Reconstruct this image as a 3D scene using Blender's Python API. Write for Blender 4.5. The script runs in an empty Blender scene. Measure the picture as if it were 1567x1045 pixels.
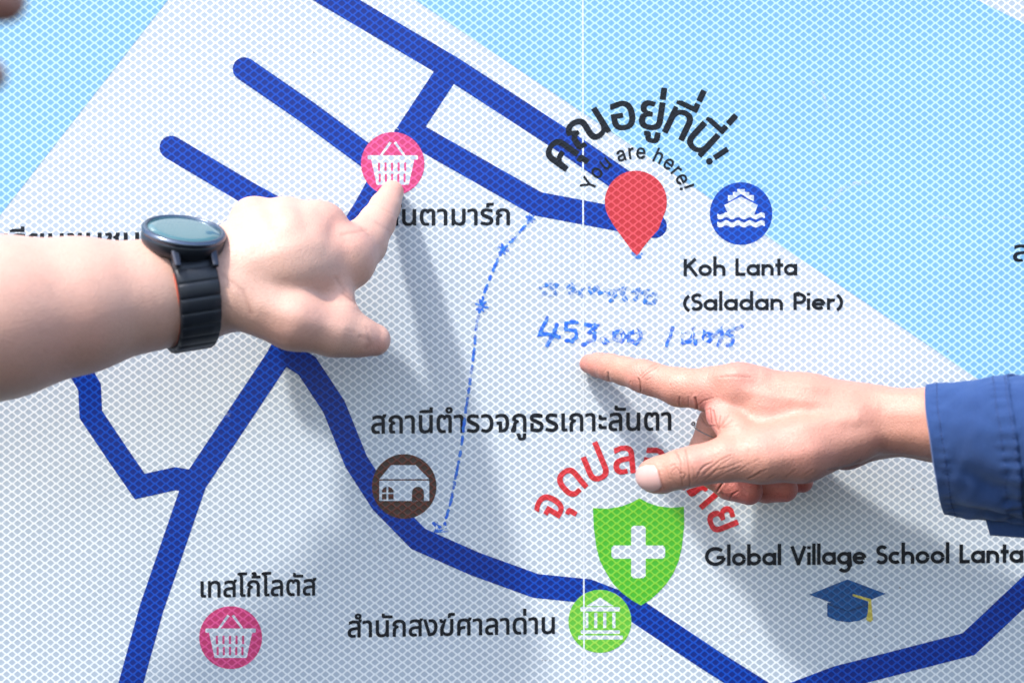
import bpy, bmesh, math, random
import numpy as np
from mathutils import Vector

random.seed(7)
rng = np.random.default_rng(7)
SC = bpy.context.scene
COL = SC.collection
S = 0.00034            # metres per unit; one unit is the width the photo's pixel covers on the sign face
CX, CY = 783.5, 522.5
D = 3000.0             # camera distance from the sign face, in units

def W(x, y, h=0.0):
    """sign units (x right, y down, h out of the sign) to world metres"""
    return Vector(((x - CX) * S, -h * S, (CY - y) * S))

# ------------------------------------------------------------------ camera
cd = bpy.data.cameras.new('camera'); cam = bpy.data.objects.new('camera', cd); COL.objects.link(cam)
cam.location = W(CX, CY, D); cam.rotation_euler = (math.pi / 2, 0, 0)
cd.sensor_fit = 'HORIZONTAL'; cd.sensor_width = 36.0; cd.lens = 36.0 * D / 1567.0
cd.clip_start = 0.01; cd.clip_end = 500
cd.dof.use_dof = True; cd.dof.focus_distance = (D - 100) * S
cd.dof.aperture_fstop = (cd.lens / 1000) / (38 * S); cd.dof.aperture_blades = 9
SC.camera = cam

# ------------------------------------------------------------------ light
SUN_DX, SUN_DY = 0.95, 2.0         # how far a shadow slides right and down per unit of height over the sign
ld = Vector((SUN_DX, 1.0, -SUN_DY)).normalized()
sl = bpy.data.lights.new('sun', 'SUN'); so = bpy.data.objects.new('sun', sl); COL.objects.link(so)
so.rotation_euler = ld.to_track_quat('-Z', 'Y').to_euler()
so.location = (-1, -2, 2)
sl.energy = 1.7; sl.angle = math.radians(4.5); sl.color = (1.0, 0.955, 0.90)
wd = bpy.data.worlds.new('World'); SC.world = wd; wd.use_nodes = True
nt = wd.node_tree; bg = nt.nodes['Background']
sky = nt.nodes.new('ShaderNodeTexSky'); sky.sky_type = 'NISHITA'; sky.sun_disc = False
sky.sun_elevation = math.asin(-ld.z)
sky.sun_rotation = math.atan2(-ld.x, -ld.y)
sky.air_density = 1.0; sky.dust_density = 2.0; sky.ozone_density = 1.0
nt.links.new(sky.outputs[0], bg.inputs[0]); bg.inputs[1].default_value = 0.15
vs = SC.view_settings
SC.display_settings.display_device = 'sRGB'
vs.view_transform = 'Standard'; vs.look = 'None'; vs.gamma = 1.0; vs.use_curve_mapping = False
vs.exposure = 1.68
SC.cycles.max_bounces = 8
SC.cycles.use_denoising = True

# ------------------------------------------------------------------ helpers
def lin(c):
    if isinstance(c, str):
        c = [int(c[i:i + 2], 16) / 255 for i in (0, 2, 4)]
    return tuple(((v / 12.92) if v <= 0.04045 else ((v + 0.055) / 1.055) ** 2.4) for v in c)

def link(name, me, parent=None):
    o = bpy.data.objects.new(name, me); COL.objects.link(o)
    if parent is not None: o.parent = parent
    return o

def tag(o, label=None, cat=None, group=None, kind=None):
    if label: o['label'] = label
    if cat: o['category'] = cat
    if group: o['group'] = group
    if kind: o['kind'] = kind
    return o

class N:
    """tiny node-graph writer"""
    def __init__(s, name):
        s.m = bpy.data.materials.new(name); s.m.use_nodes = True
        s.t = s.m.node_tree; s.t.nodes.clear()
        s.out = s.t.nodes.new('ShaderNodeOutputMaterial')
    def n(s, typ, **kw):
        k = s.t.nodes.new(typ)
        for a, b in kw.items(): setattr(k, a, b)
        return k
    def put(s, sock, v):
        if hasattr(v, 'is_output'): s.t.links.new(v, sock)
        elif isinstance(v, (tuple, list)):
            sock.default_value = tuple(v) + ((1.0,) if len(sock.default_value) == 4 and len(v) == 3 else ())
        else: sock.default_value = v
    def math(s, op, a, b=0.0, clamp=False):
        k = s.n('ShaderNodeMath', operation=op, use_clamp=clamp); s.put(k.inputs[0], a); s.put(k.inputs[1], b)
        return k.outputs[0]
    def mix(s, f, a, b, blend='MIX'):
        k = s.n('ShaderNodeMix', data_type='RGBA', blend_type=blend)
        s.put(k.inputs[0], f); s.put(k.inputs[6], a); s.put(k.inputs[7], b)
        return k.outputs[2]
    def ramp(s, v, lo, hi, a=0.0, b=1.0, smooth=True):
        k = s.n('ShaderNodeMapRange', interpolation_type='SMOOTHSTEP' if smooth else 'LINEAR')
        s.put(k.inputs[0], v); s.put(k.inputs[1], lo); s.put(k.inputs[2], hi); s.put(k.inputs[3], a); s.put(k.inputs[4], b)
        return k.outputs[0]
    def noise(s, scale, detail=3.0, rough=0.55, vec=None, dist=0.0):
        k = s.n('ShaderNodeTexNoise'); k.inputs['Scale'].default_value = scale; k.inputs['Detail'].default_value = detail
        k.inputs['Roughness'].default_value = rough; k.inputs['Distortion'].default_value = dist
        if vec is not None: s.put(k.inputs['Vector'], vec)
        return k.outputs[0]
    def pos(s):
        return s.n('ShaderNodeNewGeometry').outputs['Position']
    def bump(s, h, strength=0.2, dist=0.001, normal=None):
        k = s.n('ShaderNodeBump'); k.inputs['Strength'].default_value = strength; k.inputs['Distance'].default_value = dist
        s.put(k.inputs['Height'], h)
        if normal is not None: s.put(k.inputs['Normal'], normal)
        return k.outputs[0]
    def bsdf(s, col, rough=0.5, normal=None, spec=0.5, **kw):
        k = s.n('ShaderNodeBsdfPrincipled')
        s.put(k.inputs['Base Color'], col); s.put(k.inputs['Roughness'], rough)
        s.put(k.inputs['Specular IOR Level'], spec)
        if normal is not None: s.put(k.inputs['Normal'], normal)
        for a, b in kw.items(): s.put(k.inputs[a.replace('_', ' ')], b)
        return k
    def done(s, shader):
        s.t.links.new(shader.outputs[0] if hasattr(shader, 'outputs') else shader, s.out.inputs[0]); return s.m

# ------------------------------------------------------------------ printed retroreflective sheeting
PU, PV = 16.82, 12.14      # width and height of one lozenge of the sheeting
def lattice(g):
    """0 in the cells, 1 on the raised seal lines of the sheeting"""
    p = g.pos(); sp = g.n('ShaderNodeSeparateXYZ'); g.put(sp.inputs[0], p)
    wob = g.math('MULTIPLY', g.math('SUBTRACT', g.noise(95.0, 1.0, vec=p), 0.5), 0.10)
    a = g.math('MULTIPLY', g.math('SUBTRACT', sp.outputs[0], (1019.4 - CX) * S), 1 / (PU * S))
    b = g.math('MULTIPLY', g.math('SUBTRACT', sp.outputs[2], (CY - 5.7) * S), 1 / (PV * S))
    fs = []
    for q in (g.math('ADD', a, b), g.math('SUBTRACT', a, b)):
        q = g.math('ADD', q, wob)
        fs.append(g.math('SUBTRACT', g.math('SUBTRACT', q, g.math('FLOOR', q)), 0.5))
    x = g.math('ABSOLUTE', g.math('MULTIPLY', g.math('ADD', fs[0], fs[1]), PU / 2 / 5.35))
    y = g.math('ABSOLUTE', g.math('MULTIPLY', g.math('SUBTRACT', fs[0], fs[1]), PV / 2 / 4.65))
    d = g.math('ADD', g.math('POWER', x, 1.2), g.math('POWER', y, 1.2))
    return g.ramp(d, 0.80, 1.22)

def sheeting(name, cell, line, scale=0.64, patch=0.05, rough=0.36, spec=0.4):
    g = N(name)
    m = lattice(g); p = g.pos()
    big = g.noise(9.0, 2.0, vec=p); fine = g.noise(420.0, 2.0, vec=p)
    # broad and fine noise vary the sheeting's tone slightly
    k = g.math('ADD', 1.0 - patch / 2 - 0.04, g.math('ADD', g.math('MULTIPLY', big, patch), g.math('MULTIPLY', fine, 0.08)))
    c = tuple(v * scale for v in lin(cell)); l = tuple(v * scale for v in lin(line))
    base = g.mix(m, c, l)
    sc = g.n('ShaderNodeVectorMath', operation='SCALE'); g.put(sc.inputs[0], base); g.put(sc.inputs['Scale'], k)
    nrm = g.bump(g.noise(7.0, 2.0, vec=p), 0.35, 0.006, g.bump(m, 0.25, 0.0003))
    return g.done(g.bsdf(sc.outputs[0], rough, nrm, spec))

M = {
    'white': sheeting('white_sheeting', 'b6c4d2', 'f4fafc', spec=.55),
    'water': sheeting('light_blue_print', '7ab4de', 'c0e6f6'),
    'road': sheeting('road_blue_print', '062a86', '0e4cbe', spec=.25),
    'navyblue': sheeting('disc_blue_print', '0d3a9e', '1658cc', spec=.25),
    'black': sheeting('black_print', '10141c', '151c26', patch=0.03, spec=.22),
    'red': sheeting('red_print', 'c42a34', 'e8505a'),
    'redtext': sheeting('red_text_print', 'c92a30', 'ea3d46'),
    'pink': sheeting('pink_print', 'cf3a72', 'f55a9a'),
    'green': sheeting('green_print', '48b82c', '84d238'),
    'lime': sheeting('lime_print', '62bf3c', '9ad84c'),
    'brown': sheeting('brown_print', '3c2820', '6b3020'),
    'cap': sheeting('cap_blue_print', '0f4a86', '1c62a4'),
    'capdark': sheeting('cap_shade_print', '0a3766', '104a80'),
    'yellow': sheeting('yellow_print', 'c9b84c', 'e6d468'),
    'seam': sheeting('seam_strip', 'dfe9f1', 'f4fafc'),
    'seamfaint': sheeting('seam_faint_strip', 'd4deea', 'f4fafe'),
}
def marker_mat():
    g = N('blue_marker_ink'); m = lattice(g); p = g.pos()
    a = g.noise(260.0, 3.0, 0.6, vec=p); b = g.noise(60.0, 2.0, vec=p)
    cov = g.ramp(g.math('ADD', g.math('MULTIPLY', a, 0.6), g.math('MULTIPLY', b, 0.5)), 0.30, 0.62)
    cov = g.math('MULTIPLY', cov, g.ramp(m, 0.0, 1.0, 0.95, 0.72))
    base = g.mix(m, tuple(v * .62 for v in lin('0068ea')), tuple(v * .62 for v in lin('2f95fa')))
    pb = g.bsdf(base, 0.5)
    tr = g.n('ShaderNodeBsdfTransparent'); mx = g.n('ShaderNodeMixShader')
    g.put(mx.inputs[0], cov); g.put(mx.inputs[1], tr.outputs[0]); g.put(mx.inputs[2], pb.outputs[0])
    return g.done(mx)
def faint_mat():
    g = N('faded_marker_ink'); m = lattice(g); p = g.pos()
    a = g.noise(300.0, 3.0, 0.6, vec=p); b = g.noise(70.0, 2.0, vec=p)
    cov = g.ramp(g.math('ADD', g.math('MULTIPLY', a, 0.5), g.math('MULTIPLY', b, 0.6)), 0.34, 0.66)
    cov = g.math('MULTIPLY', cov, g.ramp(m, 0.0, 1.0, 0.95, 0.35))
    pb = g.bsdf(tuple(v * .62 for v in lin('2b83e6')), 0.5)
    tr = g.n('ShaderNodeBsdfTransparent'); mx = g.n('ShaderNodeMixShader')
    g.put(mx.inputs[0], cov); g.put(mx.inputs[1], tr.outputs[0]); g.put(mx.inputs[2], pb.outputs[0])
    return g.done(mx)
def scuff_mat():
    g = N('pale_scuff'); p = g.pos()
    cov = g.ramp(g.noise(330.0, 4.0, 0.65, vec=p), .42, .66, 0.0, .42)
    tr = g.n('ShaderNodeBsdfTransparent'); mx = g.n('ShaderNodeMixShader')
    pb = g.bsdf((.6, .63, .65), .7)
    g.put(mx.inputs[0], cov); g.put(mx.inputs[1], tr.outputs[0]); g.put(mx.inputs[2], pb.outputs[0])
    return g.done(mx)
M['scuff'] = scuff_mat()
M['marker'] = marker_mat(); M['faint'] = faint_mat()
def plain(name, col, rough=0.5, metal=0.0, spec=0.5, bump=0.0, bscale=900.0):
    g = N(name); p = g.pos()
    n = g.noise(bscale, 2.0, vec=p)
    c = lin(col) if isinstance(col, str) else col
    base = g.mix(n, tuple(v * 0.88 for v in c), tuple(min(1, v * 1.1) for v in c))
    nr = g.bump(n, bump, 0.0003) if bump else None
    return g.done(g.bsdf(base, rough, nr, spec, Metallic=metal))
M['aluminium'] = plain('aluminium_back', (0.6, 0.61, 0.62), 0.4, 0.9)

# flat outlines: every outline is filled by its own little curve so that islands never cancel out
LAYER = [0.30]
def next_h(step=0.03):
    LAYER[0] += step * .08
    return LAYER[0]
def area(l):
    return 0.5 * sum(l[i - 1][0] * l[i][1] - l[i][0] * l[i - 1][1] for i in range(len(l)))
def inside(pt, l):
    x, y = pt; c = False
    for i in range(len(l)):
        (x1, y1), (x2, y2) = l[i - 1], l[i]
        if (y1 > y) != (y2 > y) and x < (x2 - x1) * (y - y1) / (y2 - y1) + x1: c = not c
    return c
class Flat:
    """collects outlines (sign units) and links them as ONE mesh lying on the sign"""
    def __init__(s): s.v = []; s.f = []
    def _fill(s, loops, h):
        cu = bpy.data.curves.new('outline', 'CURVE'); cu.dimensions = '2D'; cu.fill_mode = 'BOTH'
        for l in loops:
            sp = cu.splines.new('POLY'); sp.points.add(len(l) - 1)
            for q, (x, y) in zip(sp.points, l): q.co = (x, y, 0, 1)
            sp.use_cyclic_u = True
        o = bpy.data.objects.new('outline', cu); me = o.to_mesh()
        b = len(s.v)
        for v in me.vertices: s.v.append((v.co.x, v.co.y, h))
        for p in me.polygons:
            idx = [b + i for i in p.vertices]
            a = area([(s.v[i][0], s.v[i][1]) for i in idx])
            s.f.append(idx[::-1] if a > 0 else idx)      # y runs down: keep the face towards the viewer
        o.to_mesh_clear(); bpy.data.objects.remove(o); bpy.data.curves.remove(cu)
    def add(s, *loops, step=0.03):
        s._fill([list(l) for l in loops], next_h(step)); return s
    def strip(s, pts, w, cap0=True, cap1=True, step=0.03, widths=None):
        n = len(pts); P = [Vector(p) for p in pts]
        ws = widths or [w] * n
        L = []; R = []
        for i in range(n):
            d0 = (P[i] - P[i - 1]).normalized() if i else None
            d1 = (P[i + 1] - P[i]).normalized() if i < n - 1 else None
            d = d1 if d0 is None else d0 if d1 is None else (d0 + d1)
            if d.length < 1e-4: d = d1
            d = d.normalized(); nn = Vector((-d.y, d.x))
            k = 1.0
            if d0 is not None and d1 is not None:
                k = min(1.6, 1 / max(0.3, nn.dot(Vector((-d1.y, d1.x)))))
            L.append(P[i] + nn * ws[i] / 2 * k); R.append(P[i] - nn * ws[i] / 2 * k)
        loop = [tuple(q) for q in L]
        def cap(c, d, r):
            a = math.atan2(d.y, d.x)
            return [(c.x + r * math.cos(a + math.pi / 2 - t * math.pi / 10), c.y + r * math.sin(a + math.pi / 2 - t * math.pi / 10)) for t in range(1, 10)]
        if cap1: loop += cap(P[-1], (P[-1] - P[-2]).normalized(), ws[-1] / 2)
        loop += [tuple(q) for q in reversed(R)]
        if cap0: loop += cap(P[0], (P[0] - P[1]).normalized(), ws[0] / 2)
        return s.add(loop, step=step)
    def build(s, name, mat, parent, label=None):
        me = bpy.data.meshes.new(name)
        me.from_pydata([W(*v) for v in s.v], [], s.f); me.materials.append(mat); me.update()
        o = link(name, me, parent)
        if label: o['label'] = label
        return o
def circle(cx, cy, r, n=72, ry=None):
    return [(cx + r * math.cos(2 * math.pi * i / n), cy + (ry or r) * math.sin(2 * math.pi * i / n)) for i in range(n)]
def arc(cx, cy, r, a0, a1, n=14):
    return [(cx + r * math.cos(math.radians(a0 + (a1 - a0) * i / n)), cy + r * math.sin(math.radians(a0 + (a1 - a0) * i / n))) for i in range(n + 1)]
def rrect(x0, y0, x1, y1, r=0.0):
    if not r: return [(x0, y0), (x1, y0), (x1, y1), (x0, y1)]
    return arc(x1 - r, y0 + r, r, -90, 0, 5) + arc(x1 - r, y1 - r, r, 0, 90, 5) + arc(x0 + r, y1 - r, r, 90, 180, 5) + arc(x0 + r, y0 + r, r, 180, 270, 5)

# ------------------------------------------------------------------ lettering
GLYPHS = {
'ส':(397,'102,-10 124,-16 220,-9 226,-8 231,-4 233,2 232,8 224,50 220,58 214,61 154,57 136,60 123,68 114,80 108,104 110,116 118,134 130,144 148,152 184,161 262,167 266,164 267,158 268,-4 274,-11 280,-12 340,-12 346,-10 351,-4 351,278 347,302 337,326 337,332 350,338 358,345 370,361 377,374 381,392 381,410 376,415 364,417 310,417 304,415 299,410 295,392 286,383 280,382 256,392 220,398 166,398 136,394 64,372 56,368 52,362 52,302 53,296 58,291 64,289 70,290 148,320 190,324 220,321 238,316 250,308 259,296 265,278 267,248 262,242 154,233 106,220 70,201 46,177 41,170 27,140 22,104 28,62 37,38 58,12 85,-4'),
'ถ':(417,'81,-6 184,-9 190,-7 196,0 187,48 184,56 178,60 135,60 132,138 134,162 142,177 148,181 166,188 184,190 190,193 193,198 200,234 199,240 194,246 130,276 123,282 125,288 132,300 142,309 154,315 178,322 202,324 226,321 244,316 262,307 276,294 284,276 288,246 288,0 290,-6 298,-12 364,-12 371,-6 373,12 373,258 371,288 361,318 350,336 334,355 310,373 286,384 262,392 232,397 196,399 172,397 142,392 112,381 94,372 70,354 54,336 43,318 37,300 34,276 34,258 34,252 37,246 46,241 83,228 92,222 70,206 56,186 48,162 46,132 48,42 52,30 61,12 70,2'),
'า':(282,'154,-6 157,-10 163,-12 223,-12 229,-11 235,-7 237,0 237,276 236,306 230,330 221,348 211,362 193,378 175,388 133,398 73,389 7,378 1,376 -3,372 -5,366 -4,306 1,301 7,299 97,324 115,322 129,318 139,312 147,300 150,288 152,270 152,0'),
'น':(425,'137,-13 158,-17 188,-19 218,-17 242,-11 266,-1 290,15 296,21 300,17 302,-4 308,-11 362,-12 368,-11 374,-6 376,5 376,383 372,389 362,392 302,392 294,389 290,383 290,377 290,161 287,131 277,101 266,83 251,71 224,60 200,57 176,60 158,68 146,78 138,89 132,107 130,131 130,383 126,389 116,392 56,392 48,389 44,383 44,377 44,125 46,95 51,71 64,41 74,27 89,11 110,-3'),
'ี':(0,'-366,434 -362,430 -356,428 -62,428 -56,430 -52,434 -50,440 -50,550 -56,557 -62,558 -122,558 -128,554 -131,548 -131,506 -134,502 -308,502 -364,476 -368,470 -368,464 -368,440'),
'ต':(441,'133,-10 158,-16 242,-10 248,-10 254,-6 257,2 251,50 248,57 242,61 236,61 176,58 164,63 152,69 141,80 129,104 124,122 117,200 119,242 123,272 130,296 140,313 152,322 164,324 176,320 182,314 188,302 191,290 194,285 200,282 242,282 248,284 252,290 259,314 265,320 272,323 290,323 306,314 310,302 311,290 312,-4 320,-12 386,-12 392,-10 396,-4 397,2 397,290 394,320 384,350 368,372 350,385 320,396 290,399 260,395 242,389 230,382 224,375 218,378 200,391 176,397 152,399 128,396 104,387 86,377 68,358 56,338 45,308 37,278 33,242 33,164 37,128 44,92 55,62 72,32 92,12 117,-4'),
'ำ':(282,'154,-6 162,-12 228,-12 235,-6 237,0 237,276 236,306 230,330 221,348 210,364 192,378 174,388 132,398 72,389 6,378 0,376 -3,372 -5,366 -4,306 3,300 12,300 96,324 102,323 114,322 132,316 138,312 147,300 150,288 152,270 152,0;-132,414 -114,412 -90,414 -66,420 -46,432 -35,444 -27,462 -23,486 -25,504 -35,528 -48,543 -66,552 -84,558 -114,561 -132,559 -156,552 -176,540 -186,528 -195,510 -198,486 -196,468 -186,444 -174,431 -156,420;-126,473 -131,480 -131,486 -131,492 -126,500 -120,503 -102,503 -93,498 -90,492 -90,480 -96,472 -102,469 -114,469 -120,469'),
'ร':(338,'132,-13 160,-19 196,-17 226,-12 256,-1 278,11 297,29 314,59 322,83 323,107 321,131 315,149 308,161 292,182 273,197 112,273 107,281 107,293 113,305 119,311 130,317 148,322 154,322 286,301 292,301 299,305 302,311 302,365 298,374 280,383 178,395 148,398 124,394 94,386 70,375 52,361 39,347 30,329 22,305 22,269 28,245 38,227 53,209 70,195 88,185 228,119 235,113 237,107 236,89 229,77 214,66 190,59 184,59 46,82 40,80 36,77 16,23 16,17 20,11 28,8'),
'ว':(341,'106,-13 134,-19 188,-12 230,7 267,41 291,83 304,131 310,191 307,233 301,263 290,299 274,329 259,347 254,353 230,372 194,388 158,396 116,398 26,380 20,376 17,371 17,353 17,317 20,308 26,304 32,304 116,324 146,321 176,308 194,293 198,287 210,263 219,233 222,191 219,149 209,113 196,89 182,76 176,71 152,60 128,56 50,78 44,79 40,77 35,71 15,23 14,17 17,11 26,7'),
'จ':(369,'92,-6 98,-11 104,-12 158,-12 200,-9 236,-1 266,14 287,30 309,60 321,84 330,114 337,156 339,192 336,234 330,270 322,300 307,330 287,354 265,372 230,389 194,396 152,399 104,395 32,374 20,368 14,360 14,300 16,294 20,290 26,288 32,290 56,303 86,315 146,324 170,322 194,317 206,312 218,304 232,288 241,270 250,222 252,192 248,138 242,114 234,96 226,84 212,72 188,63 176,63 173,66 173,216 170,226 164,230 158,230 50,230 44,229 38,223 37,168 39,162 44,158 50,157 86,157 88,156 90,150 90,0'),
'ภ':(418,'29,-11 79,-17 85,-15 97,-11 115,-1 129,19 135,37 138,61 139,151 142,163 148,175 157,183 169,189 187,191 193,196 201,235 200,241 194,247 130,277 123,283 129,295 141,307 157,316 175,321 205,324 223,321 247,316 265,306 276,295 284,277 288,247 289,-5 295,-11 301,-12 367,-11 373,-5 374,1 374,67 374,253 372,283 364,313 350,337 331,359 313,372 289,383 259,393 205,399 169,397 145,392 109,379 91,370 73,357 55,337 45,319 38,301 34,277 34,253 36,247 43,242 94,223 85,218 71,205 61,187 54,163 52,139 8,49 1,1 7,-7'),
'ู':(0,'-196,-190 -179,-194 -155,-196 -119,-193 -95,-186 -77,-175 -65,-162 -52,-136 -50,-112 -50,-46 -52,-40 -59,-34 -113,-34 -119,-34 -125,-38 -128,-46 -135,-124 -143,-128 -155,-129 -167,-127 -173,-123 -176,-118 -179,-76 -181,-64 -191,-47 -203,-39 -221,-34 -269,-37 -277,-40 -281,-46 -281,-52 -276,-94 -269,-101 -257,-104 -255,-106 -252,-136 -242,-160 -222,-178 -209,-186'),
'ธ':(377,'127,-13 188,-19 224,-17 260,-11 288,-1 308,11 323,23 338,44 348,65 354,89 356,113 355,137 351,155 344,173 332,191 320,205 302,216 128,284 122,288 117,299 118,305 122,308 320,297 326,299 330,305 331,311 331,365 329,371 320,376 248,396 188,399 146,396 104,388 86,381 62,365 50,353 39,335 33,311 33,275 39,257 50,239 74,219 264,137 269,131 271,113 269,95 264,83 254,71 248,67 242,65 128,68 126,71 126,173 126,179 122,185 116,188 110,188 56,188 48,185 44,179 44,173 44,17 46,11 50,8'),
'เ':(205,'86,-3 91,-6 97,-7 193,-9 199,-7 202,-3 204,3 196,51 193,57 187,61 151,59 145,60 143,63 140,357 140,381 138,387 133,391 67,392 61,390 57,387 55,381 56,51 60,33 68,15'),
'ก':(416,'43,-6 46,-10 52,-12 58,-12 112,-12 118,-11 124,-6 126,0 126,132 130,155 135,168 146,180 166,189 185,192 189,198 196,234 195,240 190,246 130,276 123,282 130,297 142,309 160,318 178,322 202,324 226,321 244,316 262,307 274,295 283,276 286,246 286,0 288,-6 292,-10 298,-12 364,-11 370,-6 372,0 372,48 372,258 369,288 362,312 349,336 328,359 311,372 280,386 256,393 226,397 202,399 166,396 142,392 118,384 88,368 70,354 54,336 43,318 37,300 34,276 34,258 34,252 37,246 80,228 89,222 76,214 60,198 51,186 44,162 41,132 41,0'),
'ะ':(234,'66,38 89,33 203,32 209,32 215,35 219,44 219,92 218,98 215,102 209,105 131,107 107,108 105,110 101,140 95,147 41,156 35,156 29,152 26,146 23,74 29,63 41,50;72,230 89,228 203,227 209,227 215,230 219,236 219,284 219,290 215,296 209,299 125,301 107,302 104,308 102,332 95,341 41,350 35,350 28,344 26,338 23,266 31,254 41,245 53,237'),
'ล':(396,'102,-10 124,-16 220,-9 226,-8 231,-4 233,2 232,8 224,50 220,58 214,61 154,57 136,60 123,68 114,80 108,104 110,116 118,134 130,144 148,152 184,161 262,167 266,164 267,158 268,-4 274,-11 280,-12 340,-12 346,-10 351,-4 351,278 347,302 336,332 325,350 307,368 280,384 256,392 238,395 166,398 136,394 64,372 56,368 52,362 52,302 53,296 58,291 64,289 70,290 148,320 190,324 220,321 238,316 250,308 259,296 265,278 267,248 262,242 154,233 106,220 70,201 46,177 41,170 27,140 22,104 28,62 37,38 58,12 85,-4'),
'ั':(0,'-190,434 -168,429 30,428 36,430 39,434 41,440 41,488 39,494 36,498 30,500 -48,501 -144,502 -151,506 -155,536 -161,542 -216,552 -222,551 -227,548 -230,542 -234,470 -232,464 -216,447'),
'ท':(422,'48,-6 52,-10 58,-12 118,-12 124,-11 130,-6 132,0 133,240 137,258 151,288 160,299 172,309 190,317 202,321 226,323 244,321 262,314 273,306 278,300 285,288 289,276 292,246 292,0 294,-6 298,-10 304,-12 364,-12 370,-11 376,-7 378,0 378,108 378,252 375,288 370,312 360,336 348,354 329,372 310,384 286,393 238,399 208,397 178,391 154,380 134,366 124,356 118,354 112,384 106,391 58,392 52,390 47,384 46,378 46,0'),
'โ':(214,'96,-3 102,-7 108,-7 204,-9 210,-6 214,3 205,51 202,57 198,60 192,61 156,60 153,63 149,453 145,477 131,507 138,512 247,513 254,519 255,525 255,573 253,579 246,585 54,584 0,561 -5,555 -5,519 0,514 24,510 43,501 54,489 62,471 64,447 64,63 69,33 74,21 84,6'),
'้':(0,'-265,434 -261,430 -255,428 -39,428 -33,430 -30,434 -28,440 -28,488 -29,494 -33,499 -39,501 -123,501 -129,506 -126,530 -129,548 -138,566 -156,584 -171,591 -183,593 -261,574 -267,566 -266,560 -253,524 -249,517 -225,506 -223,500 -260,482 -266,476 -267,440'),
'ง':(372,'109,-6 114,-11 120,-12 180,-11 210,-6 234,2 252,11 270,22 282,32 305,60 316,78 330,108 340,138 345,168 347,204 345,240 336,288 325,312 312,335 295,354 282,365 264,376 246,384 222,391 204,394 126,389 118,384 116,378 117,372 132,324 136,318 144,315 204,316 222,307 240,288 251,270 258,240 261,210 259,180 253,144 244,120 234,102 222,90 174,70 170,78 73,384 68,390 60,392 0,392 -7,390 -11,384 -12,378'),
'ฆ':(415,'182,-13 199,-17 235,-19 271,-15 301,-5 334,17 355,47 367,83 371,125 371,383 367,389 361,392 355,392 295,392 289,389 285,383 285,131 283,107 277,89 265,73 253,65 241,60 217,57 181,62 157,75 143,89 136,101 129,119 127,131 135,161 198,377 198,383 193,390 187,392 151,392 145,390 139,383 131,365 127,362 103,356 101,359 97,383 91,390 85,392 31,392 25,390 19,383 21,341 28,323 37,309 50,299 67,291 73,290 97,295 100,293 55,230 46,209 42,191 39,161 39,-1 41,-7 49,-12 103,-12 109,-10 114,-1 115,20 121,19 145,1 169,-9'),
'์':(0,'-185,414 -181,410 -175,408 -115,419 -110,426 -113,450 -112,456 -19,461 -13,463 -8,468 -7,474 -7,522 -9,528 -13,531 -19,533 -133,532 -151,528 -175,516 -186,504 -187,498 -187,420'),
'ศ':(436,'46,-6 50,-10 56,-12 122,-11 128,-6 130,0 137,108 142,120 158,134 176,142 194,145 242,147 248,148 254,155 255,210 253,216 248,220 200,220 176,218 152,211 134,200 130,204 130,240 132,264 140,289 152,304 164,313 188,321 212,324 242,320 263,312 272,306 284,292 293,270 296,240 296,0 298,-6 302,-10 308,-12 374,-11 380,-6 382,12 382,246 377,288 370,312 361,330 380,339 398,360 410,390 411,408 407,414 398,417 338,417 332,415 326,408 325,396 322,390 314,383 308,380 302,381 284,389 266,394 242,398 212,399 158,394 122,382 87,360 65,330 48,288 44,246 44,0'),
'ด':(427,'131,-10 150,-16 240,-10 246,-8 249,-4 251,2 244,50 240,59 234,62 174,58 150,70 138,83 129,98 123,116 120,134 115,188 117,218 122,254 128,272 137,290 150,305 165,314 198,322 216,324 240,322 264,315 281,302 289,290 296,272 298,248 298,2 300,-6 306,-11 312,-12 372,-12 377,-10 382,-4 383,26 383,254 380,284 376,302 364,332 351,350 330,368 306,383 282,391 246,397 216,399 186,398 162,395 138,389 114,379 96,368 76,350 52,314 43,290 35,260 31,224 31,152 35,122 42,86 54,57 70,32 90,11 115,-4'),
'่':(0,'-133,434 -129,430 -123,428 -63,428 -57,429 -52,434 -50,440 -51,591 -57,598 -63,599 -123,599 -129,597 -135,590 -135,440'),
'ค':(426,'46,-6 50,-10 56,-12 122,-11 128,-6 130,0 137,108 142,120 158,134 176,142 194,145 242,147 248,148 254,155 255,210 253,216 248,220 200,220 176,218 152,212 134,201 131,204 130,240 132,264 140,289 152,304 164,313 188,321 212,324 236,321 263,312 272,306 284,292 293,270 296,240 296,0 298,-6 302,-10 314,-12 374,-11 380,-6 382,0 382,240 378,288 362,329 344,355 338,361 308,381 266,395 212,399 158,394 116,379 86,359 61,324 48,288 44,246 44,0'),
'ุ':(0,'-127,-187 -122,-192 -116,-193 -62,-193 -56,-191 -52,-187 -50,-181 -50,-91 -52,-73 -56,-60 -64,-49 -74,-41 -86,-36 -98,-34 -152,-39 -161,-43 -164,-49 -158,-98 -152,-104 -134,-104 -129,-109 -129,-181'),
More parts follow.
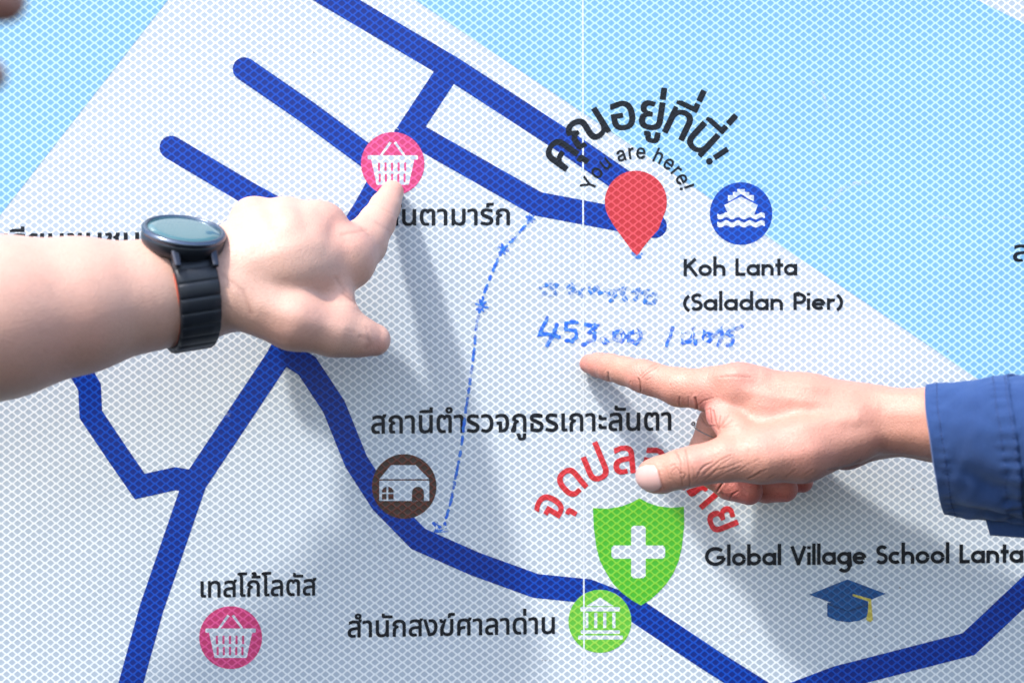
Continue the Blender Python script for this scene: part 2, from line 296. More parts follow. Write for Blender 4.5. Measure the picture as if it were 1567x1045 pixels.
'ณ':(630,'359,-13 370,-16 400,-19 430,-16 454,-10 473,-1 496,15 502,22 506,17 508,-4 514,-11 568,-12 574,-11 579,-7 581,5 580,384 574,391 568,392 508,392 502,390 496,383 496,161 494,137 490,119 484,102 476,89 459,71 442,62 412,57 394,60 382,65 376,70 365,83 359,101 357,125 357,257 354,287 346,317 332,341 316,359 298,372 274,384 244,393 220,398 190,399 160,396 124,387 112,383 88,371 70,357 56,341 45,323 36,299 34,257 34,251 38,245 85,227 90,221 70,206 64,198 55,185 48,161 46,131 47,47 52,29 58,17 70,2 82,-6 184,-9 190,-7 195,-1 195,11 187,47 184,56 178,60 136,60 132,131 134,155 138,167 142,173 148,179 159,185 172,189 184,190 193,197 200,239 196,245 190,248 122,281 123,287 129,299 142,311 154,317 172,322 196,323 232,317 244,311 256,301 264,287 270,269 271,119 277,71 287,41 305,17 310,12 334,-4'),
'อ':(398,'137,-13 189,-19 231,-16 261,-9 291,5 315,24 334,47 348,77 359,113 365,149 366,185 364,227 359,263 347,299 332,329 313,353 285,374 255,388 225,395 183,399 51,372 45,368 42,359 42,305 42,299 45,294 51,290 57,290 201,322 207,321 219,318 237,310 250,299 259,287 270,263 278,221 278,155 274,125 267,101 261,89 249,74 237,66 225,60 207,56 177,56 159,59 141,68 132,77 126,89 120,107 116,131 115,155 117,157 189,157 195,158 201,163 203,167 203,215 203,221 199,227 189,230 45,230 39,228 33,221 34,101 47,59 69,25 75,20 104,-1'),
'ย':(412,'137,-12 167,-17 197,-18 251,-15 293,-3 323,14 329,19 351,48 364,84 368,132 368,378 365,388 359,392 293,392 287,390 283,384 281,114 276,90 269,78 251,64 221,57 185,57 167,60 149,67 141,72 132,84 125,114 127,138 132,150 137,156 149,163 167,168 209,170 215,174 218,180 218,228 216,234 209,239 149,246 136,252 130,258 124,270 122,288 125,301 132,312 149,320 209,315 215,315 220,318 224,324 235,372 233,380 227,385 221,386 137,395 113,391 89,382 67,366 48,342 37,312 35,288 36,270 47,240 65,217 88,204 64,192 53,177 41,150 37,114 39,90 44,66 54,42 68,24 83,11 107,-2'),
'ป':(420,'151,-13 158,-15 212,-19 260,-15 302,-1 338,26 357,53 370,89 375,137 374,521 368,528 362,529 302,529 296,528 290,522 289,185 289,137 286,113 279,89 266,73 254,65 236,59 206,56 182,59 164,66 152,73 140,89 132,113 130,137 130,383 126,389 116,392 56,392 48,389 44,383 44,377 44,137 49,89 62,53 83,23 116,-1'),
'ม':(426,'192,-13 212,-17 242,-19 290,-13 314,-4 332,7 350,24 365,47 375,71 380,95 382,125 382,383 374,391 308,392 300,389 296,383 296,377 296,131 294,107 288,89 284,83 278,75 266,66 248,59 230,57 212,58 188,64 176,70 164,80 152,95 140,125 135,161 134,384 128,391 122,392 62,392 56,390 50,383 50,-1 52,-7 56,-10 62,-12 116,-11 122,-7 124,-1 125,17 128,23 134,16 158,0 182,-11'),
'ช':(381,'141,-13 193,-19 235,-15 271,-4 301,18 319,41 331,71 335,107 321,263 308,281 321,293 334,317 342,353 343,383 337,390 331,392 265,391 257,383 252,335 247,326 235,315 205,311 199,306 197,299 197,263 199,254 205,249 223,247 235,243 241,238 248,221 249,113 246,89 241,77 235,70 223,62 211,58 193,56 157,62 145,69 139,77 132,89 128,107 131,191 176,275 181,293 182,299 176,353 173,359 165,371 151,383 133,392 121,394 115,395 37,381 28,377 25,371 26,365 42,317 49,313 97,314 99,311 100,299 97,291 52,221 46,203 42,185 41,119 46,77 60,41 80,17 109,-3'),
'บ':(419,'151,-13 158,-15 212,-19 260,-15 302,-1 336,23 356,51 360,59 371,95 375,137 375,383 371,389 362,392 302,392 293,389 289,383 289,377 289,137 286,113 282,95 272,79 263,71 254,65 230,58 206,56 182,59 164,66 152,73 140,89 132,113 130,137 130,383 126,389 116,392 56,392 50,390 44,383 44,377 44,137 49,89 62,53 83,23 116,-1'),
'พ':(482,'87,-6 94,-12 100,-12 160,-12 167,-6 238,241 244,244 315,-6 322,-12 328,-12 382,-12 388,-12 394,-8 397,0 466,378 465,384 460,390 454,392 388,392 382,389 379,384 354,210 346,158 340,152 277,384 274,389 268,392 214,392 208,390 204,384 142,155 136,158 103,384 100,389 94,392 28,392 21,390 17,384 16,378'),
'IY':(472,'192,-8 200,-14 206,-14 266,-14 272,-13 279,-8 282,4 282,202 464,497 469,508 468,514 464,520 458,523 380,523 373,520 368,514 254,312 236,283 99,520 92,523 14,523 8,520 3,514 2,508 4,502 189,202 189,4'),
'Io':(415,'161,-16 176,-19 206,-22 242,-19 278,-9 308,5 332,24 354,50 372,80 385,116 393,152 395,188 393,224 384,266 372,296 354,326 332,352 302,374 278,386 258,392 242,396 206,398 170,395 140,387 110,372 82,350 61,326 43,296 30,260 23,224 20,182 24,146 30,116 43,80 61,50 86,23 114,2 140,-10;194,62 170,68 158,74 140,90 130,104 121,122 115,146 110,188 112,212 122,254 139,284 151,296 170,309 188,314 206,316 224,315 246,308 260,300 272,289 285,272 293,254 301,230 304,206 304,164 300,140 288,110 277,92 264,80 248,69 230,63 206,60'),
'Iu':(410,'138,-13 159,-17 183,-19 213,-16 243,-6 264,5 279,18 282,17 284,11 284,-1 286,-7 291,-12 297,-14 357,-14 363,-13 369,-7 371,5 370,383 367,389 357,393 297,393 291,392 286,389 283,383 282,377 281,137 277,119 272,107 265,95 255,83 237,72 219,66 201,64 177,67 159,75 147,85 136,101 130,119 128,143 127,383 123,390 117,393 51,393 43,389 40,383 39,377 39,143 40,107 45,83 57,52 72,29 87,13 111,-3'),
'I ':(188,''),
'Ia':(389,'114,-17 160,-23 202,-18 222,-11 262,23 264,-5 268,-11 274,-14 334,-14 340,-14 346,-11 350,-5 351,1 351,247 348,283 343,307 335,325 324,343 314,355 309,361 292,373 256,389 172,397 130,389 106,380 88,370 70,357 56,343 38,319 28,295 27,289 30,283 39,277 100,260 111,265 169,313 178,316 208,316 226,312 244,302 255,289 261,271 260,253 256,247 70,205 46,187 28,163 21,145 16,109 19,79 26,55 46,24 64,7 88,-8;166,60 124,71 114,79 108,91 106,103 107,115 112,127 118,134 124,136 220,161 256,170 262,169 261,127 252,103 239,85 220,71 208,65 190,61 172,59'),
'Ir':(259,'42,-8 51,-14 57,-14 117,-14 125,-8 128,4 128,238 132,262 137,274 145,286 159,298 169,304 189,310 243,308 249,309 255,315 257,322 256,388 249,397 237,398 189,397 183,395 165,390 147,380 129,366 126,370 126,382 123,388 117,392 51,393 42,388 39,382 39,4'),
'Ie':(404,'163,-16 176,-19 212,-22 236,-21 266,-16 290,-8 326,13 347,32 368,62 379,92 374,102 368,105 308,119 302,118 212,63 206,61 188,63 176,66 158,73 146,82 134,95 124,110 117,128 112,152 116,155 374,155 380,158 384,164 384,206 384,230 378,260 369,290 358,314 345,332 330,350 309,368 290,379 254,392 230,397 206,398 170,396 137,386 110,372 80,349 60,326 42,296 30,260 23,230 20,182 24,146 30,116 46,74 61,50 81,26 110,4 140,-10;116,235 114,236 114,242 116,248 123,266 131,278 146,295 170,310 200,315 224,314 242,309 254,303 266,292 284,265 291,242 290,235'),
'Ih':(410,'42,-8 51,-14 57,-14 117,-14 125,-8 128,4 128,226 129,244 133,262 141,280 159,299 183,311 207,315 231,312 251,304 264,292 273,280 279,262 282,232 282,4 285,-8 291,-13 297,-14 357,-14 363,-13 368,-8 371,-2 371,232 369,274 363,304 351,331 339,348 321,367 303,380 279,390 255,397 225,398 195,395 171,387 147,375 129,362 127,514 123,520 117,523 51,523 45,520 40,514 39,508 39,4'),
'I!':(196,'70,-12 92,-18 116,-16 128,-11 141,0 151,12 155,24 157,36 154,60 149,72 140,83 122,95 110,99 98,100 80,98 65,90 47,72 42,60 38,42 41,24 45,12 50,6;57,150 62,147 68,146 128,146 138,150 141,156 146,510 144,516 140,520 134,523 62,523 56,521 51,516 49,510 53,162 54,156'),
}
def glyph_loops(key):
    a, d = GLYPHS[key]
    return a, [[tuple(float(v) for v in q.split(',')) for q in part.split(' ')] for part in d.split(';') if part]
def put_glyph(fl, key, fx):
    """fx maps glyph units to sign units"""
    a, loops = glyph_loops(key)
    outer = [l for l in loops if area(l) > 0]; holes = [l for l in loops if area(l) < 0]
    for o in outer:
        hs = [h for h in holes if inside(h[0], o)]
        fl.add(*[[fx(*p) for p in l] for l in [o] + hs], step=0.012)
MARK_TOP = set('่้์'); MARK_MID = set('ัี'); MARK_LOW = set('ุู')
def clusters(word):
    cl = []
    for ch in word:
        if cl and (ch in MARK_TOP or ch in MARK_MID or ch in MARK_LOW): cl[-1].append(ch)
        else: cl.append([ch])
    return cl
def cluster_marks(c):
    """(glyph, dx, dy) of the marks: a tone mark over a vowel climbs one step"""
    r = []; has_mid = any(k in MARK_MID for k in c)
    for k in c[1:]:
        r.append((k, 0, 165 if (k in MARK_TOP and has_mid) else 0))
    return r
def thai_line(word, x0, x1, yl, yr, hgt, mat, parent, label, name='text_line'):
    fl = Flat(); cl = clusters(word); tot = sum(GLYPHS[c[0]][0] for c in cl) - 60
    sx = (x1 - x0) / tot; sy = hgt / 386.0; pen = -25.0
    def mk(px, py):
        def fx(u, v):
            x = x0 + (px + u) * sx
            return (x, yl + (yr - yl) * (x - x0) / (x1 - x0) - (py + v) * sy)
        return fx
    for c in cl:
        put_glyph(fl, c[0], mk(pen, 0))
        pen += GLYPHS[c[0]][0]
        for k, dx, dy in cluster_marks(c): put_glyph(fl, k, mk(pen + dx, dy))
    return fl.build(name, mat, parent, label)
def arc_text(items, cx, cy, rbase, sc, mat, parent, label, name='curved_text', pre='', sx=None):
    """items: (cluster, angle from straight up in degrees); each letter is centred on its angle"""
    fl = Flat()
    for word, ang in items:
        c = list(word); adv = GLYPHS[pre + c[0]][0]; a = math.radians(ang)
        def mk(px, py):
            def fx(u, v):
                t = (u + px) * (sx or sc); r = rbase + (v + py) * sc
                return (cx + math.sin(a) * r + math.cos(a) * t, cy - math.cos(a) * r + math.sin(a) * t)
            return fx
        put_glyph(fl, pre + c[0], mk(-adv / 2, 0))
        for k, dx, dy in cluster_marks(c): put_glyph(fl, k, mk(adv / 2 + dx, dy))
    return fl.build(name, mat, parent, label)

# geometric sans for the Latin lines, as centre-line strokes (cap height 1)
def A(cx, cy, r, a0, a1, n=16): return arc(cx, cy, r, a0, a1, n)
_bowl = A(.335, .335, .245, 0, 360, 28)
LAT = {
    'K': ([[(.1, 0), (.1, 1)], [(.60, 1), (.14, .50)], [(.27, .60), (.66, 0)]], .72),
    'o': ([_bowl], .70),
    'h': ([[(.1, 0), (.1, 1.13)], [(.1, .30)] + A(.315, .36, .215, 180, 0) + [(.53, 0)]], .66),
    'L': ([[(.1, 1), (.1, 0)], [(.1, .09), (.50, .09)]], .54),
    'a': ([_bowl, [(.58, 0), (.58, .67)]], .71),
    'n': ([[(.1, 0), (.1, .67)], [(.1, .30)] + A(.315, .36, .215, 180, 0) + [(.53, 0)]], .66),
    't': ([[(.2, 0), (.2, .98)], [(.02, .60), (.40, .60)]], .42),
    '(': ([A(.62, .42, .55, 128, 232)], .34),
    ')': ([A(-.28, .42, .55, 52, -52)], .36),
    'S': ([A(.30, .715, .195, 30, 250, 14) + A(.27, .295, .215, 70, -150, 14)], .58),
    'l': ([[(.1, 0), (.1, 1.13)]], .23),
    'd': ([_bowl, [(.58, 0), (.58, 1.13)]], .71),
    'b': ([A(.345, .335, .245, 0, 360, 28), [(.1, 0), (.1, 1.13)]], .71),
    'P': ([[(.1, 0), (.1, 1)], [(.1, .91), (.30, .91)] + A(.30, .67, .24, 90, -90, 12) + [(.1, .43)]], .62),
    'i': ([[(.1, 0), (.1, .67)], [(.1, .83), (.1, .99)]], .23),
    'e': ([[(.10, .335), (.58, .335)], A(.335, .335, .245, 0, 318, 24)], .69),
    'r': ([[(.1, 0), (.1, .67)], [(.1, .30)] + A(.30, .36, .20, 180, 62, 9)], .43),
    'G': ([A(.50, .5, .41, 42, 352, 26), [(.91, .44), (.55, .44)]], 1.02),
    'V': ([[(.05, 1), (.37, 0)], [(.33, 0), (.65, 1)]], .74),
    'g': ([_bowl, [(.58, .67), (.58, -.10)] + A(.345, -.10, .235, 0, -150, 12)], .71),
    'c': ([A(.335, .335, .245, 48, 312, 20)], .60),
    ' ': ([], .40),
}
def latin_line(word, x0, x1, yl, yr, cap, mat, parent, label, w=.19, name='text_line'):
    fl = Flat(); tot = sum(LAT[c][1] for c in word) - .1
    sx = (x1 - x0) / tot; pen = -.02
    for c in word:
        st, adv = LAT[c]
        for s_ in st:
            pts = []
            for u, v in s_:
                x = x0 + (pen + u) * sx
                pts.append((x, yl + (yr - yl) * (x - x0) / (x1 - x0) - v * cap))
            fl.strip(pts, w * cap, False, False, step=0.012)
        pen += adv
    return fl.build(name, mat, parent, label)

# ------------------------------------------------------------------ the sign
sign = bpy.data.objects.new('map_sign', None); COL.objects.link(sign); sign.location = (0, 0, 0)
tag(sign, 'large printed road map sign of lozenge patterned reflective sheeting with blue roads and Thai lettering', 'map sign')
bm = bmesh.new()
x0, x1, y0, y1 = -420, 1990, -330, 1380
bmesh.ops.create_cube(bm, size=1.0)
for v in bm.verts:
    v.co = W((x0 + x1) / 2 + v.co.x * (x1 - x0), (y0 + y1) / 2 - v.co.z * (y1 - y0), -5 - 10 * v.co.y)
me = bpy.data.meshes.new('panel'); bm.to_mesh(me); bm.free(); me.materials.append(M['white'])
link('panel', me, sign)
me = bpy.data.meshes.new('back_frame'); bm = bmesh.new()
for yy in (-150, 520, 1190):
    for q in bmesh.ops.create_cube(bm, size=1.0)['verts']:
        q.co = W((x0 + x1) / 2 + q.co.x * (x1 - x0 - 60), yy - q.co.z * 70, -41 - 60 * q.co.y)
bm.to_mesh(me); bm.free(); me.materials.append(M['aluminium'])
link('back_frame', me, sign)

Flat().add([(-420, 868), (-420, -330), (515, -330)]).build('water_area', M['water'], sign, 'light blue water in the upper left corner')
Flat().add([(413, -149), (645, 7), (853, 147), (1077, 297), (1330, 467), (1480, 569), (1990, 912), (1990, 318), (1567, 36), (1490, -2), (1000, -330), (300, -330)]).build('water_area', M['water'], sign, 'light blue water across the upper right')
roads = [
    ('straight blue road running down from the top edge to the red pin', [(440, -45), (500, 0 - 8), (690, 104), (872, 222), (1000, 310)], 37, True, True),
    ('blue road ending in a round tip behind the red pin', [(628, 202), (700, 243), (822, 312), (1002, 346)], 37, True, True),
    ('blue road linking the top road to the basket sign', [(688, 106), (622, 206)], 36, True, False),
    ('blue road running down the left to the lower edge', [(622, 206), (560, 318), (480, 446), (425, 548), (298, 738), (232, 930), (196, 1060), (150, 1220)], 37, False, False),
    ('short blue road with a round end above the wrist watch', [(374, 106), (470, 172), (592, 262)], 36, True, False),
    ('short blue road with a round end left of the hand', [(262, 226), (380, 296), (500, 362)], 36, True, True),
    ('crooked blue side road below the bare forearm', [(80, 520), (122, 566), (137, 592), (139, 634), (180, 695), (214, 744), (268, 732), (292, 736)], 35, False, True),
    ('long blue road curving past the brown house sign to the lower edge', [(432, 536), (470, 560), (511, 622), (545, 706), (585, 768), (640, 824), (726, 862), (820, 896), (900, 904), (968, 930), (1085, 1008), (1180, 1068), (1380, 1200)], 37, True, False),
    ('blue road rising to the right edge', [(1180, 1075), (1280, 1037), (1482, 985), (1600, 874), (1700, 780)], 37, False, False),
]
for lab, pts, w, c0, c1 in roads:
    Flat().strip(pts, w, c0, c1).build('road_line', M['road'], sign, lab)

def icon(label, cx, cy, r, mat, loops_list, symbol_mat='white', symbol='symbol'):
    d = Flat().add(circle(cx, cy, r)).build('icon_disc', M[mat], sign, label)
    f = Flat()
    for lp in loops_list: f.add(*lp)
    f.build(symbol, M[symbol_mat], d)
    return d
def basket(cx, cy):
    def q(l): return [(cx + x, cy + y) for x, y in l]
    slots = []
    for i in range(5):
        xx = -21.5 + i * 10.2
        slots.append(q(rrect(xx - 1.6 + 0.6 * (2 - i) * .3, -4, xx + 1.8 + .6 * (2 - i) * .3, 9, 1.2)))
        slots.append(q(rrect(xx * .93 - 1.6, 13, xx * .93 + 1.8, 26, 1.2)))
    return [[q(rrect(-38.5, -15, 38.5, -8.5, 1.5))],
            [q([(-33, -8.4), (33, -8.4), (24.5, 30), (-24.5, 30)])] + slots,
            [q([(-5, -36), (-1.5, -34), (-15.5, -15.2), (-19.5, -15.2)])], [q([(5, -36), (1.5, -34), (15.5, -15.2), (19.5, -15.2)])]]
icon('pink disc with white basket touched by the fingertip', 601, 251, 48.5, 'pink', basket(601, 253))
icon('pink disc with white basket near the lower edge', 353, 975, 48, 'pink', basket(353, 976))
def boat():
    def q(l): return [(1134 + (x - 392) / 4.18, 327 + (y - 322) / 4.18) for x, y in l]
    def wave(y0, y1, up):
        top = []; bot = []
        for i in range(0, 61):
            x = 240 + i * 5.05; top.append((x, y0 + up * math.sin(i / 60 * math.pi * 8) * 7)); bot.append((x, y1 + 7 * math.sin(i / 60 * math.pi * 8)))
        return q(top + bot[::-1])
    return [[q([(285, 268), (392, 214), (498, 268), (476, 328), (310, 328)])],
            [q([(308, 205), (340, 205), (340, 185), (368, 185), (368, 166), (416, 166), (416, 185), (444, 185), (444, 205), (474, 205), (474, 243), (448, 232), (392, 196), (335, 234), (308, 246)])],
            [wave(322, 352, 1)], [wave(372, 404, 1)]]
icon('blue disc with a white ship over waves', 1134, 327, 47.8, 'navyblue', boat())
def house():
    def q(l): return [(540 + x / 3.013, 600 + y / 3.013) for x, y in l]
    win = [q([(134, 462), (134, 452), (142, 440), (155, 434), (155, 462)]), q([(163, 462), (163, 434), (178, 440), (188, 452), (188, 462)]),
           q([(134, 468), (155, 468), (155, 494), (134, 494)]), q([(163, 468), (188, 468), (188, 494), (163, 494)])]
    door = q([(272, 499.5)] + [(300 + 28 * math.cos(math.radians(a)), 463 + 28 * math.sin(math.radians(a))) for a in range(180, 361, 15)] + [(328, 499.5)])
    return [[q([(176, 336), (290, 336), (352, 400), (122, 400)])], [q([(122, 407), (352, 407), (352, 500), (122, 500)])] + win + [door]]
icon('brown disc with a white house', 618.5, 744, 49.5, 'brown', house())
def temple():
    def q(l): return [(918 + (x - 384) / 2.985, 950 + (y - 866) / 2.985) for x, y in l]
    cols = [[q(rrect(a, 827, b, 897, 2))] for a, b in ((318, 331), (358, 372), (399, 413), (441, 455))]
    return [[q([(322, 797), (385, 757), (447, 797)])], [q(rrect(295, 801, 475, 821, 4))]] + cols + [[q(rrect(297, 907, 475, 923, 3))], [q(rrect(285, 931, 488, 949, 3))]]
shield = Flat()
def sq(l): return [(790 + x / 2.985, 660 + y / 2.985) for x, y in l]
shield.add(sq([(350, 349), (420, 352), (480, 342), (525, 325), (563, 304), (602, 325), (645, 340), (705, 348), (766, 343), (767, 430), (756, 530), (742, 590), (716, 650), (688, 692), (650, 734), (612, 768), (570, 794), (528, 770), (480, 734), (440, 692), (408, 640), (382, 590), (366, 530), (354, 440)]))
shield = shield.build('shield', M['green'], sign, 'bright green shield with a white cross')
cr = sq(rrect(525, 430, 591, 524, 14)[0:0] + [(525, 440), (535, 430), (581, 430), (591, 440), (591, 520), (670, 520), (680, 530), (680, 570), (670, 580), (591, 580), (591, 658), (581, 669), (535, 669), (525, 658), (525, 580), (446, 580), (435, 570), (435, 530), (446, 520), (525, 520)])
Flat().add(cr).build('cross', M['white'], shield)
icon('lime green disc with a white columned temple', 918, 950, 48.2, 'lime', temple())
# location pin
pin = arc(973, 309, 47.5, 152, 388, 40)
pin += [(1008, 351), (996, 364), (984, 379), (978, 388), (974, 391), (970, 388), (962, 377), (951, 362), (939, 345)]
Flat().add(pin).build('location_pin', M['red'], sign, 'red teardrop location pin')
cap = Flat()
def cq(l): return [(1040 + x / 2.973, 800 + y / 2.973) for x, y in l]
cap.add(cq([(671, 362), (858, 352), (856, 424), (820, 443), (770, 451), (715, 444), (671, 424)]))
cap = cap.build('graduation_cap', M['cap'], sign, 'dark blue graduation cap')
Flat().add(cq([(671, 362), (766, 398), (858, 364), (858, 378), (768, 404), (671, 372)])).build('brim_shadow', M['capdark'], cap)
Flat().add(cq([(588, 325), (763, 255), (938, 321), (768, 390)])).build('mortarboard', M['cap'], cap)
Flat().add(cq([(786, 324), (793, 323), (870, 345), (872, 352), (876, 405), (880, 440), (868, 450), (854, 444), (848, 438), (856, 405), (860, 356), (788, 332)])).build('tassel', M['yellow'], cap)

Flat().strip([(891.5, -330), (892.5, 500), (894.5, 1380)], 2.4, False, False).build('sheet_seam', M['seam'], sign, 'white vertical joint between two sheets')

thai_line('สถานีตำรวจภูธรเกาะลันตา', 568, 1028, 663, 657.5, 27, M['black'], sign, 'black Thai line below the pointing finger')
thai_line('เทสโก้โลตัส', 305, 483, 913.5, 910, 24.5, M['black'], sign, 'short black Thai line above the lower basket disc')
thai_line('สำนักสงฆ์ศาลาด่าน', 532, 850, 974.5, 968.5, 25, M['black'], sign, 'black Thai line left of the temple disc')
thai_line('ลันตามาร์ก', 588, 781, 345, 344, 24.5, M['black'], sign, 'black Thai line right of the left fingertip')
thai_line('เรียนชุมชน', 4, 214, 383, 381, 25, M['black'], sign, 'black Thai line mostly hidden by the forearm')
thai_line('สถานี', 1550, 1660, 400, 399, 25, M['black'], sign, 'black Thai letters cut by the right edge')
latin_line('Koh Lanta', 1046, 1219, 422.7, 421.5, 26.5, M['black'], sign, 'two word black line Koh Lanta')
latin_line('(Saladan Pier)', 1046, 1288, 475.5, 474, 26.5, M['black'], sign, 'black bracketed line Saladan Pier')
latin_line('Global Village School Lanta', 1079, 1565, 865.5, 860.5, 29, M['black'], sign, 'black line Global Village School Lanta')
arc_text([('คุ', -54), ('ณ', -32), ('อ', -9), ('ยู่', 8.5), ('ที่', 25.5), ('นี่', 42.5)], 976, 321, 125, 42 / 386, M['black'], sign, 'big curved black Thai lettering over the red pin', sx=.112)
ex = Flat()
for (ra, rb, tt) in ((128, 136, 9), (141, 166, 8.5)):
    a = math.radians(56)
    def pp(r): return (976 + math.sin(a) * r, 321 - math.cos(a) * r)
    if tt == 9: ex.add(circle(*pp(132), 5.2, 20), step=.012)
    else: ex.strip([pp(ra), pp(rb)], tt, False, False, step=.012)
ex.build('exclamation_mark', M['black'], sign)
def auto_arc(word, mid, perunit):
    tot = 0; r = []
    for c in word:
        a = GLYPHS['I' + c][0]; r.append((c, tot + a / 2)); tot += a
    return [(c, mid + (t - tot / 2) * perunit) for c, t in r if c != ' ']
_k = 17.0 / 546 if max(float(q.split(',')[1]) for q in GLYPHS['Io'][1].split(';')[0].split(' ')) > 480 else 17.0 / max(float(q.split(',')[1]) for q in GLYPHS['Io'][1].split(';')[0].split(' '))
_w = auto_arc('You are here!', 0, 1.0); _tot = _w[-1][1] - _w[0][1]
arc_text(auto_arc('You are here!', -0.5, 139.0 / _tot), 975, 312, 69.5, _k, M['black'], sign, 'small curved black line You are here', pre='I', sx=_k * .92)
arc_text([('จุ', -59), ('ด', -40), ('ป', -22.5), ('ล', -5), ('อ', 13), ('ด', 30.5), ('ภั', 49), ('ย', 68)], 968.5, 850, 127, 41 / 386, M['redtext'], sign, 'curved red Thai lettering over the green shield', sx=.102)

# handwriting and the dotted route in blue marker
def hand(strokes, w, mat, name, label, jit=0.6):
    f = Flat()
    for s_ in strokes:
        n = len(s_)
        # resample so that the line is a little unsteady
        P = []
        for i in range(n - 1):
            for t in range(4): P.append((s_[i][0] + (s_[i + 1][0] - s_[i][0]) * t / 4, s_[i][1] + (s_[i + 1][1] - s_[i][1]) * t / 4))
        P.append(s_[-1])
        P = [(x + random.uniform(-jit, jit), y + random.uniform(-jit, jit)) for x, y in P]
        f.strip(P, w, step=.006, widths=[w * random.uniform(.8, 1.2) for _ in P])
    return f.build(name, M[mat], sign, label)
def z6(l): return [(780 + x / 2.902, 380 + y / 2.902) for x, y in l]
num = [[(168, 308), (150, 345), (133, 380), (200, 385), (216, 395)], [(210, 340), (190, 390), (165, 430)],
       [(252, 335), (250, 360), (292, 365), (298, 395), (275, 412), (250, 408)], [(250, 330), (300, 328)],
       [(338, 340), (388, 342), (352, 372), (378, 378), (372, 405), (325, 428)], [(408, 402), (432, 412), (420, 420), (410, 405)],
       [(495, 368), (465, 375), (462, 402), (495, 412), (512, 390), (495, 368), (500, 392)], [(560, 366), (530, 378), (528, 408), (560, 422), (585, 398), (580, 372), (560, 366)],
       [(725, 352), (712, 390), (697, 430)], [(768, 372), (800, 362), (798, 395), (768, 405), (772, 420), (800, 412), (825, 358), (822, 395), (826, 422)],
       [(868, 402), (892, 382), (862, 372), (862, 402), (888, 410), (938, 355), (942, 385), (925, 432)], [(1030, 348), (985, 362), (962, 378), (990, 392), (990, 420), (968, 432)]]
hand([z6(s_) for s_ in num], 6.2, 'marker', 'handwritten_distance', 'blue handwritten number 453.00 with a Thai word')
note = [[(135, 175), (170, 158), (178, 178), (150, 185), (150, 205), (200, 208)], [(165, 160), (212, 165), (190, 180), (205, 205)],
        [(255, 178), (275, 165), (290, 190), (268, 200)], [(300, 178), (322, 180), (310, 198), (318, 212)],
        [(352, 178), (362, 200), (385, 175), (400, 200), (430, 178), (440, 205)], [(448, 178), (470, 172), (468, 205), (448, 235)],
        [(490, 185), (512, 178), (500, 205), (515, 230)], [(545, 190), (570, 185), (560, 225)], [(585, 195), (610, 190), (600, 240)], [(620, 205), (652, 208), (640, 245), (612, 240)]]
hand([z6(s_) for s_ in note], 6.5, 'faint', 'handwritten_note', 'faded blue handwritten Thai word')
route = [(814, 333), (790, 362), (768, 384), (757, 408), (744, 440), (736, 466), (729, 498), (725, 540), (720, 580), (714, 620), (710, 650), (705, 690), (699, 720), (691, 762), (680, 803)]
seg = []; acc = 0
for i in range(len(route) - 1):
    a, b = Vector(route[i]), Vector(route[i + 1]); L = (b - a).length; t = 0
    while t < L - 3:
        l = random.uniform(6, 13); e = min(L, t + l)
        seg.append([tuple(a + (b - a) * t / L), tuple(a + (b - a) * e / L)]); t = e + random.uniform(6.5, 10)
hand(seg, 4.4, 'marker', 'dotted_route', 'dashed blue marker line down the middle', .5)
cross = []
for cx, cy, r in ((770, 381, 8), (737, 468, 9), (812, 334, 6)):
    for a in (20, 75, 140):
        dx, dy = math.cos(math.radians(a)) * r, math.sin(math.radians(a)) * r
        cross.append([(cx - dx, cy - dy), (cx, cy), (cx + dx, cy + dy)])
cross.append([(664, 800), (672, 812), (680, 806), (672, 799), (667, 813), (684, 811)])
for i in range(0, 9, 3): hand(cross[i:i + 3], 3.6, 'marker', 'route_cross', ('blue marker cross next below the road', 'blue marker cross halfway down the upper route', 'blue marker cross on the road edge')[i // 3], .6)
hand(cross[9:], 4.6, 'marker', 'route_arrowhead', 'scribbled blue arrowhead at the lower end of the route', .6)
hand([[(968, 388), (974, 393), (981, 389)], [(971, 394), (979, 394)]], 4.5, 'faint', 'marker_smudge', 'small blue smudge under the tip of the red pin', .5)
for pts, w in (([(1329, 278), (1304, 282), (1284, 292), (1275, 306), (1262, 320)], 7), ([(930, 519), (955, 522), (978, 518)], 12), ([(700, 452), (735, 470)], 6), ([(1240, 120), (1262, 150), (1270, 190)], 4),
               ([(690, 300), (712, 312)], 8), ([(1420, 330), (1452, 334)], 4), ([(120, 190), (150, 240)], 5), ([(560, 800), (600, 880)], 6), ([(1110, 980), (1150, 960)], 7), ([(310, 660), (330, 640), (352, 634)], 5)):
    Flat().strip(pts, w, step=.006).build('scuff_mark', M['scuff'], sign)
dirt = plain('dirt', '6a5a4c', .9)
for x, y, r in ((1377, 899, 1.6), (1397, 748, 1.3), (830, 1010, 1.0), (835, 1010, .9), (841, 1009, .8), (1012, 1003, 1.0), (1340, 973, .9), (1450, 538, 1.1), (1085, 20, .8), (480, 80, .9), (1490, 700, .9)):
    Flat().add(circle(x, y, r, 9, r * .7), step=.006).build('dirt_speck', dirt, sign)
# ------------------------------------------------------------------ bodies: smooth distance fields turned into one continuous surface
def real(x, y, h=0.0):
    """a point seen at photo position x, y and standing h above the sign"""
    k = (D - h) / D
    return np.array([CX + (x - CX) * k, CY + (y - CY) * k, h], dtype=np.float64)
def seen(P):
    k = D / (D - P[:, 2])
    return np.stack([CX + (P[:, 0] - CX) * k, CY + (P[:, 1] - CY) * k], 1)

